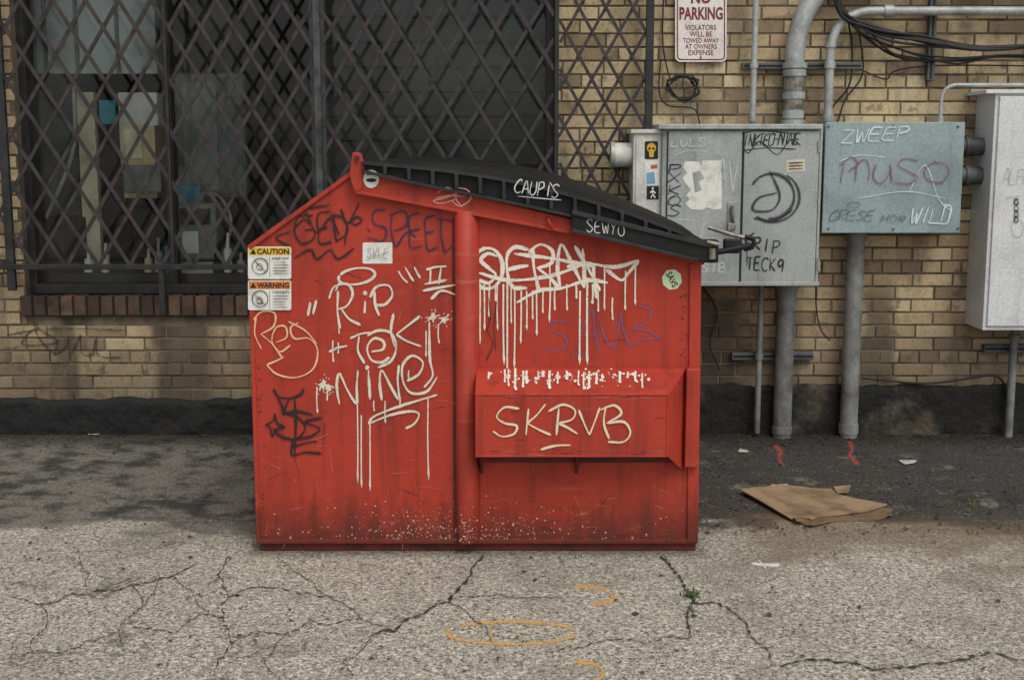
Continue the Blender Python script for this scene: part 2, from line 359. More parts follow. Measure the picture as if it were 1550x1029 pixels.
def rough_slab(name,x0,x1,y0,y1,z0,z1,mat,amp=.012,nx=120,nz=8,topj=.02):
    vs=[];fs=[]
    tj=[topj*(math.sin(i*.31)+math.sin(i*.83+2)*.6+random.uniform(-.5,.5)) for i in range(nx+1)]
    for j in range(nz+1):
        for i in range(nx+1):
            vs.append((x0+(x1-x0)*i/nx,y0+random.uniform(-amp,amp),z0+(z1-z0+tj[i])*j/nz))
    for j in range(nz):
        for i in range(nx):
            a=j*(nx+1)+i; fs.append((a,a+1,a+nx+2,a+nx+1))
    b=len(vs)
    for i in range(nx+1): vs.append((x0+(x1-x0)*i/nx,y1,z1+tj[i]))
    for i in range(nx):
        a=nz*(nx+1)+i; fs.append((a,a+1,b+i+1,b+i))
    return mesh(name,vs,fs,mat,bld,True)
xm=P(1056,600,W).x
rough_slab('plinth_left',XL,xm,W-.045,W+.02,-.01,zb+.012,pm,.006,260,6,.007)
rough_slab('plinth_right',xm,XR,W-.038,W+.02,-.01,P(1200,582,W).z,pm2,.007,260,8,.008)
box('foundation_core',XL,XR,W-.022,W+.3,-.2,zb,pm,bld,0)
blk=M('black_frame',S(30,31,31),S(52,50,47),12,.5,bmp=.2); wea=M('weathered_frame',S(74,77,77),S(34,34,34),9,.6,bmp=.3)
FY=W+.07
zB=zs
def fr(n,u0,u1,mat,Y=FY,d=.08):
    box(n,P(u0,250,Y).x,P(u1,250,Y).x,Y,Y+d,zB,ZT,mat,bld)
fr('window_jamb_left',20,46,blk); fr('window_mullion_thin',250,262,blk); fr('window_mullion_thick',472,495,wea,FY-.03,.11); fr('window_jamb_right',826,848,blk)
box('window_sill_rail',xl+.03,xr-.03,FY-.01,FY+.09,zB+.001,P(200,430,FY).z,blk,bld)
box('window_head',xl+.03,xr-.03,FY-.01,FY+.09,ZT-.08,ZT,blk,bld)
m,t,bs=newmat('window_glass'); t.nodes.remove(bs); out=t.nodes['Material Output']
tr=nn(t,'ShaderNodeBsdfTransparent'); tr.inputs[0].default_value=(.93,.96,.95,1); gl=nn(t,'ShaderNodeBsdfGlossy'); gl.inputs['Roughness'].default_value=.04
lw=nn(t,'ShaderNodeFresnel'); lw.inputs[0].default_value=1.45; v=coord(t); gd=mrange(t,noise(t,v,2.5,4,.6),.4,.7,.0,.08)
df=nn(t,'ShaderNodeBsdfDiffuse'); df.inputs[0].default_value=S(150,150,140)
ms=nn(t,'ShaderNodeMixShader'); t.links.new(lw.outputs[0],ms.inputs[0]); t.links.new(tr.outputs[0],ms.inputs[1]); t.links.new(gl.outputs[0],ms.inputs[2])
m2=nn(t,'ShaderNodeMixShader'); t.links.new(gd,m2.inputs[0]); t.links.new(ms.outputs[0],m2.inputs[1]); t.links.new(df.outputs[0],m2.inputs[2]); t.links.new(m2.outputs[0],out.inputs[0])
mesh('window_glass',[(xl,FY+.05,zB),(xr,FY+.05,zB),(xr,FY+.05,ZT),(xl,FY+.05,ZT)],[(0,1,2,3)],m,bld)
im=M('room_wall',S(96,98,94),S(70,70,68),2,.9,bmp=0)
ry0,ry1=W+.3,W+2.6
mesh('room_shell',[(xl-.6,ry0,.2),(xr+.3,ry0,.2),(xr+.3,ry1,.2),(xl-.6,ry1,.2),(xl-.6,ry0,3.1),(xr+.3,ry0,3.1),(xr+.3,ry1,3.1),(xl-.6,ry1,3.1)],
 [(0,1,2,3),(4,5,6,7),(3,2,6,7),(0,3,7,4),(1,2,6,5)],im,bld)
Q=W+.55
pbox('room_reflection_panel',-60,-160,232,112,Q,.05,M('reflection_pale',S(190,202,200),S(120,130,130),2.2,.8,bmp=0),bld)  # pale panel standing in for the bluish reflection in the upper left pane
for i,(a,b) in enumerate(((60,-160),(108,-160),(170,-160))): pbox('room_blind_edge_%d'%i,a,b,a+5,112,Q-.02,.018,M('shade_panel',S(120,128,122),S(80,86,82),3,.8,bmp=0),bld,.001)
pbox('room_partition_lower',46,112,118,330,Q+.3,.05,MC['shade_panel'],bld)
pbox('room_door_edge',122,140,148,420,Q-.05,.05,M('cream_trim',S(236,228,196),bmp=0),bld)
pbox('room_locker',180,140,240,262,Q+.1,.2,M('white_goods',S(238,240,234),S(206,206,202),bmp=0),bld,.01)
pbox('room_carton',186,190,236,300,Q-.12,.2,M('carton',S(214,196,150),bmp=0),bld)
pbox('room_carton_lid',190,196,214,240,Q-.13,.01,MC['cream_trim'],bld,.001)
pbox('room_teal_poster',150,152,175,188,Q-.1,.02,M('teal',S(50,150,172),bmp=0),bld)
pbox('room_teal_tray',268,280,304,308,Q-.3,.1,MC['teal'],bld)
pbox('room_machine',262,308,328,394,Q-.3,.25,M('machine_grey',S(128,132,132),bmp=0),bld,.012)
pbox('room_machine_screen',272,316,318,340,Q-.31,.02,M('dark_plastic',S(26,27,28),bmp=0),bld)
pbox('room_machine_panel',276,350,300,384,Q-.31,.02,MC['white_goods'],bld,.002)
pbox('room_tray',262,398,322,414,Q-.38,.1,M('tray_grey',S(180,182,176),bmp=0),bld)
pbox('room_cabinet',262,110,372,300,Q+.2,.1,M('cab_grey',S(110,116,114),S(80,86,84),bmp=0),bld,.03)
pbox('room_cabinet_door',276,124,330,290,Q+.19,.015,M('cab_grey_b',S(128,134,132),S(96,102,100),bmp=0),bld,.01)
pbox('room_bench',46,414,470,436,Q-.38,.5,MC['dark_plastic'],bld)
pbox('room_black_box',60,330,118,412,Q-.2,.3,MC['dark_plastic'],bld,.01)
pbox('room_monitor',200,318,250,372,Q-.25,.05,MC['dark_plastic'],bld,.006); pbox('room_stool',186,250,244,292,Q-.2,.05,MC['machine_grey'],bld,.01)
tube('room_pipe_rail',[P(70,330,Q-.2),P(110,230,Q-.2),P(112,120,Q-.2)],.012,MC['tray_grey'],bld)
tube('room_lamp_arm',[P(330,410,Q-.2),P(350,340,Q-.2),P(334,300,Q-.2),P(308,290,Q-.2)],.008,MC['tray_grey'],bld)
for i,(uu,hh,mm) in enumerate(((240,52,'tray_grey'),(252,40,'teal'),(330,46,'dark_plastic'),(225,36,'carton'),(345,60,'white_goods'),(160,44,'cream_trim'),(365,30,'tray_grey'),(380,38,'carton'),(134,34,'white_goods'))):
    tube('room_bottle_%d'%i,[P(uu,412,Q-.35),P(uu,412-hh*.6,Q-.35)],.022,MC[mm],bld); tube('room_bottle_neck_%d'%i,[P(uu,412-hh*.55,Q-.35),P(uu,412-hh,Q-.35)],.009,MC[mm],bld)
slm=M('shutter',S(66,69,66),S(46,48,46),5,.7,bmp=0)
xa,xb=P(486,200,W+.24).x,P(850,200,W+.24).x; z=zB-.1;i=0
while z<ZT:
    yy=W+.26
    mesh('shutter_slat_%d'%i,[(xa,yy,z),(xb,yy,z),(xb,yy+.018,z+.128),(xa,yy+.018,z+.128),(xa,yy+.03,z+.13),(xb,yy+.03,z+.13)],[(0,1,2,3),(3,2,5,4)],slm,bld); z+=.13;i+=1
BW=VP(W-.004)
stroke([(70,494),(48,500),(34,520),(60,522),(88,516),(62,500),(52,488),(60,512),(84,538)],4.5,BW,'wg')
stroke([(88,515),(84,535),(100,524),(104,510),(106,536),(116,520),(122,508),(124,534),(140,536),(146,512),(150,538),(185,541)],4.5,BW,'wg')
stroke([(8,508),(50,500),(110,497),(190,500)],4,BW,'wg'); stroke([(30,522),(20,528)],3.5,BW,'wg')
flush('wg','graffiti_wall',paint('faded_black_spray',S(50,43,35),edge=.1,op=.75,nz=.4,wear=.35),bld)

# ================================================================ SECURITY GRILLE
gr_=empty('security_grille',(0,W-.1,0)); gm=M('grille_steel',S(64,57,55),S(38,35,34),14,.6,bmp=0,spec=.3)
GY=W-.10; zg0=P(200,402,GY).z; zg1=ZT+.05
def lattice(name,x0,x1,w,sl,wd=.0105):
    vs=[];fs=[]
    H=zg1-zg0
    for s,yo in ((1,0),(-1,-.006)):
        c=x0-H/sl-w if s>0 else x0-w
        cend=x1+w if s>0 else x1+H/sl+w
        c=math.floor(c/w)*w
        while c<cend:
            def X(z): return c+s*(z-zg0)/sl
            lo,hi=zg0,zg1
            if s>0:
                lo=max(lo,zg0+(x0-c)*sl); hi=min(hi,zg0+(x1-c)*sl)
            else:
                lo=max(lo,zg0+(c-x1)*sl); hi=min(hi,zg0+(c-x0)*sl)
            if hi-lo>.03:
                j=random.uniform(-.004,.004)
                a=Vector((X(lo)+j,GY+yo,lo)); b=Vector((X(hi)-j,GY+yo,hi)); d=(b-a).normalized(); n=Vector((-d.z,0,d.x))*wd; k=Vector((0,.0035,0)); i0=len(vs)
                for p in (a,b):
                    for q in (-n-k,n-k,n+k,-n+k): vs.append(p+q)
                for i in range(4): fs.append((i0+i,i0+(i+1)%4,i0+4+(i+1)%4,i0+4+i))
                fs.append((i0,i0+1,i0+2,i0+3)); fs.append((i0+4,i0+5,i0+6,i0+7))
            c+=w
    mesh(name,vs,fs,gm,gr_)
xg0=P(-260,200,GY).x; xg1=P(838,200,GY).x; xg2=P(846,200,GY).x; xg3=P(976,200,GY).x
lattice('lattice_main',xg0,xg1,.165,1.62,.0095); lattice('lattice_side',xg2,xg3,.135,1.75,.008)
def post(n,u,wd,v1=440,mat=blk,Y=GY-.02,z1=ZT+.1):
    x=P(u,250,Y).x; box(n,x-wd/2,x+wd/2,Y,Y+.03,P(u,v1,Y).z,z1,mat,gr_)
post('post_left',6,.042,440); post('post_hinge',483,.035,400,wea); post('post_inner',256,.018,400); post('post_meet',842,.022,400); post('post_right',981,.04,430)
post('post_foot',237,.03,478,z1=P(237,398,GY).z)
box('bottom_rail',xg0,xg3,GY-.022,GY+.012,zg0-.02,zg0+.008,blk,gr_); box('top_rail',xg0,xg3,GY-.02,GY+.01,ZT+.05,ZT+.09,blk,gr_)

# ================================================================ DUMPSTER
D=empty('dumpster',(0,.87,0))
m,t,bs=newmat('dumpster_red'); v=coord(t)
n1=noise(t,v,2.2,5,.65); n2=noise(t,v,18,5,.7); vs_=coord(t,(16,16,.9)); n3=noise(t,vs_,1.3,4,.6)
c=mix(t,mrange(t,n1,.38,.68),S(172,58,41),S(152,50,36))
c=mix(t,mrange(t,n3,.48,.70,0,.5),c,S(110,42,33))
c=mix(t,mrange(t,n2,.56,.72,0,.4),c,S(178,86,68))
c=mix(t,mrange(t,noise(t,v,40,4,.75),.60,.70,0,.65),c,S(98,42,33))
vh=coord(t,(1.2,1.2,22)); c=mix(t,mrange(t,noise(t,vh,1.6,4,.7),.60,.72,0,.3),c,S(188,112,94))
c=mix(t,mrange(t,noise(t,v,4.5,5,.7),.53,.72,0,.42),c,S(122,52,41))
sp=nn(t,'ShaderNodeSeparateXYZ'); t.links.new(v,sp.inputs[0])
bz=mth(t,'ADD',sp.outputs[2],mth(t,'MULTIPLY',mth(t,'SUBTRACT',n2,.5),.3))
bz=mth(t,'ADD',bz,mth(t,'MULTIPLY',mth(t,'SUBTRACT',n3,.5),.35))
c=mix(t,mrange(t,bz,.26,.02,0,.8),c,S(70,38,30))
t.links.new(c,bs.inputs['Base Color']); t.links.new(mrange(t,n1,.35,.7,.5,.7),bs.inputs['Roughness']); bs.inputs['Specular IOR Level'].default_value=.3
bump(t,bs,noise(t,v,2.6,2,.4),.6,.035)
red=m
dred=M('dumpster_red_dark',S(104,38,30),S(58,32,26),8,.7,bmp=.3,streak=.4)
DP=1.72
bodypts=[(389,822),(375,372),(531,262),(541,258),(1061,392),(1056,822)]
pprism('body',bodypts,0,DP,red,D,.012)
prism('base_skid',[(P(u,v,.0).x,max(P(u,v,.0).z,0.0)) for u,v in ((393,836),(392,819),(1054,819),(1054,837))],.012,DP-.012,dred,D,.004)
def bar(name,pts,Y,th,mat,bev=.003,depth=None):
    return pprism(name,pts,Y-th,depth or th,mat,D,bev)
bar('corner_lip',[(374,372),(530,260),(533,266),(379,378)],0,.012,red)
bar('left_edge_lip',[(374,372),(381,374),(394,822),(388,822)],0,.006,red)
bar('bottom_lip',[(388,816),(1055,816),(1055,823),(388,823)],0,.008,red)
bar('right_edge_flange',[(1044,400),(1062,392),(1057,822),(1040,822)],0,.010,red,.004)
zt=P(705,322,0).z; zbm=P(705,817,0).z; xc=P(706,560,0).x; vs=[];fs=[]; prof=[(-.062,0),(-.05,.004),(-.040,.004),(-.036,-.03),(-.022,-.047),(.006,-.049),(.028,-.04),(.042,-.02),(.05,.0)]
for z_,k in ((zbm,1),(zt,1),(zt+.03,0)):
    for x_,y_ in prof: vs.append((xc+x_,(y_*k if k else .004)-.0005,z_))
n=len(prof)
for r in range(2):
    for i in range(n-1): a=r*n+i; fs.append((a,a+1,a+n+1,a+n))
mesh('stiffener_rib',vs,fs,red,D,True)
pprism('rib_groove_shade',[(684,330),(694,330),(695,815),(686,815)],-.0035,.003,dred,D,.001)  # flat dark red strip, paints the shade in the groove beside the rib
bar('top_rim',[(536,252),(1068,380),(1066,402),(862,352),(538,292)],0,.035,red,.006)
bar('rim_post',[(528,266),(533,230),(546,232),(552,254),(547,290),(536,291)],0,.045,red,.006)
tube('rim_bolt',[P(540,240,-.045),P(540,240,-.06)],.009,M('bolt_steel',S(60,44,40),metal=.3),D)
bar('lower_rim_lip',[(538,288),(862,349),(862,354),(538,293)],-.035,.008,red,.002)
tube('rim_hook',[P(828,330,-.04),P(831,336,-.06),P(836,346,-.05),P(828,347,-.045)],.005,red,D)
lidm=M('lid_plastic',S(17,18,19),S(33,34,34),5,.55,bmp=.3,bs_=30,bd=.003,spec=.3)
lide=M('lid_edge_grey',S(42,44,44),S(22,23,24),16,.6,bmp=.2)  # paler grey than the lid, for its beads, ribs and strips
A=P(548,246,-.03); B=P(1082,372,-.03)
def lidz(s,arch=.062): return A.z+(B.z-A.z)*s+arch*math.sin(math.pi*s)
def hsk(s): return .022+.05*math.sin(math.pi*min(1,s*1.1))**.8
def lid(name,y0,y1):
    nx,ny=44,20; vs=[];fs=[]
    for j in range(ny+1):
        for i in range(nx+1):
            s=i/nx; q=j/ny; y=y0+(y1-y0)*q
            dome=.036*(max(0,math.sin(math.pi*q))**.5)*max(0,math.sin(math.pi*s**1.15))**.6
            rib=.011*(1 if (j%4 in (1,2)) and 2<i<nx-2 else 0)
            vs.append((A.x+(B.x-A.x)*s,y,lidz(s)+dome+rib))
    for j in range(ny):
        for i in range(nx): a=j*(nx+1)+i; fs.append((a,a+1,a+nx+2,a+nx+1))
    o=mesh(name,vs,fs,lidm,D,True)
    vs=[];fs=[]
    for y,oy in ((y0,-.003),(y1,.003)):
        b=len(vs)
        for i in range(nx+1):
            s=i/nx; x=A.x+(B.x-A.x)*s; z=lidz(s); hs=hsk(s)
            vs+= [(x,y,z),(x,y+oy,z-.006),(x,y+oy,z-hs),(x,y-oy*3,z-hs)]
        for i in range(nx):
            for k in range(3): a=b+i*4+k; fs.append((a,a+1,a+5,a+4))
    b=len(vs); vs+= [(B.x,y0,B.z),(B.x,y1,B.z),(B.x+.012,y1,B.z-.05),(B.x+.012,y0,B.z-.05)]; fs.append((b,b+1,b+2,b+3))
    mesh(name+'_skirt',vs,fs,lidm,D)
    return o
lid('lid_near',-.03,.83); lid('lid_far',.86,DP)
for i in range(1,15):
    s=i/15; x=A.x+(B.x-A.x)*s; z=lidz(s); hs=hsk(s)
    box('lid_rib_%d'%i,x-.007,x+.007,-.062,-.032,z-hs,z-.004,lide,D,.003)
def strip(name,f0,th,y0,mat,s0=0,s1=1):
    fl=[(A.x+(B.x-A.x)*(s0+(s1-s0)*i/30),f0(s0+(s1-s0)*i/30)) for i in range(31)]
    prism(name,fl+[(x,z-th) for x,z in reversed(fl)],y0,-.02,mat,D,0)
strip('lid_flange',lambda s:lidz(s)-hsk(s),.010,-.068,lide); strip('lid_top_bead',lambda s:lidz(s)+.004,.011,-.060,lide)
strip('lid_mid_bead',lambda s:lidz(s)-.016,.005,-.040,lidm)
fl=[(A.x+(B.x-A.x)*i/30,lidz(i/30)-.02) for i in range(31)]
prism('inner_rim',fl+[(fl[-1][0]-.03,P(1060,398,0).z),(fl[0][0],P(541,262,0).z)],-.012,.02,M('inner_dark',S(18,18,18),bmp=0),D,0)
bar('lock_bar',[(864,322),(1078,374),(1076,398),(1058,396),(866,350)],-.045,.03,lidm,.005)
bar('lock_bar_strip',[(866,318),(1078,368),(1078,376),(866,325)],-.075,.012,lide,.002); bar('lock_bar_lower',[(866,346),(1058,392),(1058,397),(866,351)],-.075,.008,lide,.002)
stl=M('latch_steel',S(150,146,136),S(90,84,74),20,.45,.6,bmp=.3)
tube('latch_rod',[P(1072,344,-.02),P(1110,356,-.03),P(1138,362,-.03)],.008,stl,D,False)
tube('latch_rod_lower',[P(1070,384,-.05),P(1095,380,-.05),P(1136,371,-.05)],.011,lidm,D,False)
tube('latch_loop',[P(1128,358,-.04),P(1140,362,-.04),P(1138,374,-.04),P(1126,378,-.04)],.008,lidm,D)
tube('latch_pin',[P(1078,376,-.08),P(1078,392,-.08)],.013,stl,D,False); tube('latch_pin_small',[P(1070,366,-.09),P(1088,370,-.09)],.007,stl,D,False)
pbox('latch_block',1066,364,1088,398,-.07,.07,lidm,D,.005); pbox('latch_hook',1096,362,1120,384,-.05,.03,lidm,D,.006)
box('hinge_bar',A.x-.035,A.x-.005,-.02,DP,A.z-.035,A.z-.005,red,D,.008)
YF=-.13
def pp(u,v,Y): return P(u,v,Y)
a0=pp(733,558,0);a1=pp(1037,560,0);b0=pp(719,597,YF);b1=pp(1010,597,YF);c0=pp(719,690,YF);c1=pp(1010,690,YF);d1=pp(1037,713,-.0)
a0.x=b0.x; c0.x=b0.x; b0.z=b1.z; c0.z=c1.z; b1.x=c1.x=(b1.x+c1.x)/2; a1.z=a0.z; d1.x=a1.x
vs=[a0,a1,b0,b1,c0,c1,d1]
bm=bmesh.new(); V_=[bm.verts.new(v) for v in vs]
for f in ((0,2,3,1),(2,4,5,3),(3,5,6),(3,6,1)): bm.faces.new([V_[i] for i in f])
bmesh.ops.recalc_face_normals(bm,faces=bm.faces)
me=bpy.data.meshes.new('fork_pocket'); bm.to_mesh(me); bm.free(); fp=link(me,'fork_pocket',red,D)
md=fp.modifiers.new('s','SOLIDIFY'); md.thickness=.008; md.offset=0
md=fp.modifiers.new('b','BEVEL'); md.width=.005; md.segments=2; md.limit_method='ANGLE'
for k,(p,q) in enumerate(((b0,b1),(b1,a1),(b1,c1),(c0,c1))): tube('pocket_weld_%d'%k,[p+Vector((0,-.003,0)),q+Vector((0,-.003,0))],.004,red,D,False)
for k,u in enumerate((728,874)):
    q=P(u,690,-.06); x=q.x
    mesh('pocket_gusset_%d'%k,[(x-.004,-.12,c0.z+.01),(x-.004,0,c0.z+.01),(x-.004,0,c0.z-.10),(x+.004,-.12,c0.z+.01),(x+.004,0,c0.z+.01),(x+.004,0,c0.z-.10)],[(0,1,2),(3,4,5),(0,2,5,3),(1,2,5,4),(0,1,4,3)],dred,D)
pbox('pocket_side_block',1038,558,1059,708,-.045,.045,red,D,.006)
pbox('pocket_inner',740,690,1030,700,-.02,.02,dred,D,.002)
PD=VP(-.0008); PDL=VP(0); PF=VP(YF-.005)
nT=(b0-a0).cross(a1-a0).normalized(); nT=nT if nT.z>0 else -nT
PT=(a0+nT*.005,nT)
w='gw'
ell(540,418,28,12,5,PD,w,-150,205,-.15); stroke([(515,425),(508,440)],4,PD,w)
for s in ([(603,410),(609,420),(617,428)],[(613,404),(626,426)],[(627,404),(636,421)],[(470,457),(466,478)],[(479,454),(474,476)]): stroke(s,4.5,PD,w)
for s in ([(645,408),(660,404),(676,403)],[(652,407),(651,430)],[(668,404),(664,430)],[(642,430),(676,424)],[(640,440),(660,436),(690,431)],[(652,453),(668,440),(690,446)]): stroke(s,5,PD,w)
for s in ([(512,440),(511,470),(515,497)],[(498,452),(506,434),(526,430),(534,444),(526,462),(512,468)],[(516,466),(528,482),(546,492)],[(553,455),(552,474)],
 [(567,440),(568,460),(574,478)],[(560,450),(570,434),(588,432),(594,446),(584,460),(570,462)],
 [(498,532),(512,526),(526,523)],[(530,512),(546,505),(562,503)],[(544,508),(542,530),(552,550)],
 [(562,532),(580,528),(580,516),(566,512),(556,526),(562,544),(578,548),(590,540)],[(556,508),(572,500),(592,504),(600,524),(592,546),(572,556)],
 [(596,474),(592,500),(598,526)],[(636,478),(618,492),(600,506)],[(600,506),(616,516),(638,524)],
 [(650,486),(650,515),(651,545),(655,568),(642,586)],
 [(514,612),(510,585),(514,565),(526,590),(540,610),(540,585),(542,560)],[(559,570),(560,604)],[(578,606),(575,580),(578,560),(592,585),(604,604),(602,575),(604,552)],
 [(616,576),(634,566),(640,548),(624,538),(610,552),(610,576),(622,594),(646,592),(662,570)],
 [(558,642),(566,630),(600,616),(632,606),(662,597)],[(560,640),(590,628),(620,622),(634,626),(628,640),(614,648)]): stroke(s,4.8,PD,w)
dot(553,443,3.5,PD,w); dot(556,556,3.5,PD,w)
for cu_,cv in ((655,480),(487,583),(672,484),(497,585)):
    for k in range(9):
        a=random.random()*6.28; L=random.uniform(5,12); stroke([(cu_,cv),(cu_+math.cos(a)*L,cv+math.sin(a)*L)],2.6,PD,w)
        dot(cu_+math.cos(a)*L*1.5,cv+math.sin(a)*L*1.5,1,PD,w)
    dot(cu_,cv,4.5,PD,w)
for u,a,b in ((541,612,730),(547,628,738),(560,640,742),(648,600,726),(558,560,586),(480,585,625),(496,590,606),(566,606,622),(513,490,505),(645,500,540),(664,490,520),(583,606,640),(606,600,618),(619,560,575),(504,515,548),(512,518,535)): drip(u,a,b,2.5,PD,w)
k='gt'
ell(738,406,23,31,7.5,PD,k,-100,265)
for s in ([(754,388),(738,384),(728,394),(740,406),(750,416),(740,428),(724,424)],
 [(800,378),(780,374),(768,386),(768,412),(776,434),(798,436)],[(768,408),(786,404),(800,402)],
 [(806,376),(808,404),(816,442)],[(800,382),(818,370),(836,380),(834,398),(812,406)],[(814,406),(832,420),(846,436)],
 [(848,438),(844,400),(850,370),(866,400),(884,436)],[(884,436),(884,404),(882,376)],
 [(858,404),(884,398),(930,404),(967,394)],[(967,394),(952,412),(940,424),(918,408)],[(898,400),(900,430),(904,452)],
 [(782,458),(815,440),(850,436),(890,424),(920,428)],[(722,412),(770,424),(830,418),(880,402)],[(778,384),(840,392),(900,404)],[(870,372),(892,410),(908,440)]): stroke(s,7,PD,k)
for u,a,b,ww in ((720,430,598,3),(727,430,520,3),(733,430,500,3),(741,430,480,3),(750,430,456,4),(762,430,552,3.5),(768,420,600,3.5),(779,440,558,3),(789,440,520,3),(797,440,500,3),(806,440,484,3),(812,442,508,3),(822,438,474,3),(832,400,488,3),(840,430,470,3),(858,430,470,3),(872,430,452,4),(878,440,552,3.5),(889,420,552,4),(897,430,460,4),(905,440,472,3),(915,405,470,3),(927,450,485,3),(947,410,470,3),(962,398,462,3),(753,430,500,2.5),(774,430,490,2.5)): drip(u,a,b,ww*.9,PD,k)
for u,a,b in ((764,560,580),(770,560,586),(780,558,590),(792,562,588),(797,562,582),(815,563,576),(822,562,572),(832,562,590),(845,566,582),(858,563,576),(876,562,585),(884,563,590),(892,562,588),(903,563,582),(912,566,578),(938,562,580),(950,563,572),(962,562,578),(972,565,588),(740,563,574)):
    drip(u,a,b,random.uniform(2.5,5),PT,k)
    for q in range(2): dot(u+random.gauss(0,4),a+random.uniform(2,(b-a)),random.uniform(1.2,3),PT,k)
for i in range(70): dot(random.uniform(756,978),random.gauss(571,6),random.uniform(.6,1.8),PT,k)
flush('gw','graffiti_rip_teck_nine',paint('cream_paint',S(214,206,186),edge=.65,nz=.3),D)
flush('gt','graffiti_throwup',paint('cream_paint_b',S(222,216,198),edge=.65,nz=.3),D)
k='gs'
for s in ([(786,618),(764,616),(752,630),(764,640),(782,644),(778,656),(760,660),(746,652)],[(800,618),(796,658)],[(826,611),(812,628),(798,640)],[(798,640),(812,648),(834,658)],
 [(846,616),(842,658)],[(830,622),(852,612),(870,620),(866,634),(845,640)],[(845,640),(858,646),(874,656)],[(876,620),(884,640),(892,658)],[(892,658),(900,638),(908,616)],[(917,614),(914,640),(922,664)],[(908,620),(930,613),(940,626),(918,640)],[(918,640),(944,638),(954,654),(944,668),(920,668)],[(818,680),(840,674),(864,673)]): stroke(s,4.2,PF,k)
flush(k,'graffiti_skrvb',paint('cream_marker',S(222,206,176),edge=.7,nz=.2),D)
k='gr'
for s in ([(388,478),(386,505),(396,528)],[(382,486),(396,472),(416,474),(414,494),(394,506)],[(396,506),(412,520),(428,542)],[(418,518),(434,510),(432,494),(418,496),(412,516),(424,532),(440,522)],
 [(452,488),(440,496),(446,512),(468,512),(481,530),(474,558),(448,571),(420,566),(404,552)],[(436,486),(462,500),(480,520)],[(404,552),(420,545),(430,540)]): stroke(s,3.2,PD,k)
flush(k,'graffiti_res',paint('peach_paint',S(228,178,136),edge=.7,nz=.2),D)
k='gb'
for s in ([(474,326),(452,328),(446,350),(456,368),(474,362),(476,348),(462,348)],[(500,320),(482,324),(482,346),(496,344)],[(482,346),(484,368),(502,366)],[(506,322),(506,345),(510,366)],[(500,326),(520,330),(526,352),(508,366)],[(516,316),(526,338),(544,308)],[(526,338),(522,372)],
 [(446,345),(460,332),(470,340)],[(440,350),(418,360),(440,374)],[(446,390),(470,378),(480,392),(500,378),(512,392),(536,376)],[(450,318),(500,310)],[(530,336),(540,328),(548,334),(538,340),(530,336)],[(462,318),(480,352),(500,330),(514,356)]): stroke(s,4.4,PD,k)
for s in ([(414,588),(422,600),(440,602),(456,596),(459,588)],[(414,588),(426,612),(430,628)],[(438,602),(432,622),(452,632),(462,648),(448,664),(426,660),(414,648)],[(428,626),(450,622),(474,628)],[(488,632),(462,638),(484,648),(470,660),(444,664)],
 [(444,664),(442,688),(462,684),(487,686)],[(442,676),(470,668),(480,668)],[(402,642),(414,636),(416,626),(420,640),(430,646),(418,650),(412,660),(410,648),(402,642)],[(446,600),(448,640),(446,690)]): stroke(s,5.2,PD,k)
for s in ([(740,450),(742,480),(738,500),(746,520),(736,545)],[(752,455),(748,490),(750,530)],[(690,350),(692,372)]): stroke(s,2,PD,k)
flush(k,'graffiti_black',paint('black_marker',S(34,23,22),edge=.5,nz=.25,op=1.0),D)
k='gn'
for s in ([(584,318),(566,320),(566,338),(584,346),(580,364),(556,360)],[(594,322),(592,346),(598,374)],[(588,326),(612,320),(616,340),(596,350)],[(636,322),(620,328),(620,350),(622,374),(640,372)],[(620,350),(636,346)],[(658,326),(644,332),(644,352),(648,378),(662,374)],[(644,352),(658,350)],[(668,330),(668,356),(674,384)],[(662,332),(684,336),(692,360),(674,384)],[(556,345),(560,352)],[(692,370),(698,380)],[(600,374),(616,352),(630,360)]): stroke(s,3.8,PD,k)
flush(k,'graffiti_speed',paint('navy_marker',S(46,36,66),edge=.5,nz=.25,op=.95),D)
k='gp'
for s in ([(858,488),(838,486),(832,498),(852,508),(858,520),(840,532),(820,524)],[(874,528),(880,500),(896,468),(900,500),(906,528)],[(876,508),(908,506)],[(906,478),(916,512),(930,526),(938,482)],[(938,470),(944,500),(952,524)],[(968,462),(984,470),(980,488),(956,498),(980,500),(1000,514)],[(948,524),(976,514),(1000,512)],[(866,540),(890,532)]): stroke(s,4,PD,k)
flush(k,'graffiti_purple',paint('purple_marker',S(128,80,108),edge=.4,nz=.3,op=.9),D)
k='gk'
PRM=VP(-.0365)
for s in ([(662,292),(676,284),(690,292),(672,300),(656,304),(668,308),(690,302)],[(690,284),(708,288),(712,302),(696,312),(684,304)],[(660,300),(680,296),(704,298)],[(694,282),(690,300),(700,314)]): stroke(s,2.6,PRM,k)
flush(k,'graffiti_pink',paint('pink_marker',S(224,164,150),edge=.6,nz=.2,op=.85),D)
k='gl'
tag('CAUPIS',780,272,846,292,2.2,VP(-.0625),k,.35,8,.1,.08); stroke([(832,276),(836,282)],2,VP(-.0625),k); stroke([(784,297),(815,300),(850,303)],1.6,VP(-.0625),k); tag('SEWYO',888,333,945,351,1.6,VP(-.0765),k,.0,6)
flush(k,'graffiti_lid',paint('white_marker',S(200,202,198),edge=.7,nz=.2),D)
for i in range(620):
    u=random.gauss(690,85) if random.random()<.75 else random.uniform(400,1045); v_=820-abs(random.gauss(0,26))
    if 395<u<1045: dot(u,v_,random.choice((.4,.5,.6,.8,1.2)),VP(-.0495) if 696<u<722 else PD,'spk')
flush('spk','paint_speckle',paint('speckle',S(210,188,172),edge=.9,nz=.1,op=.8),D)
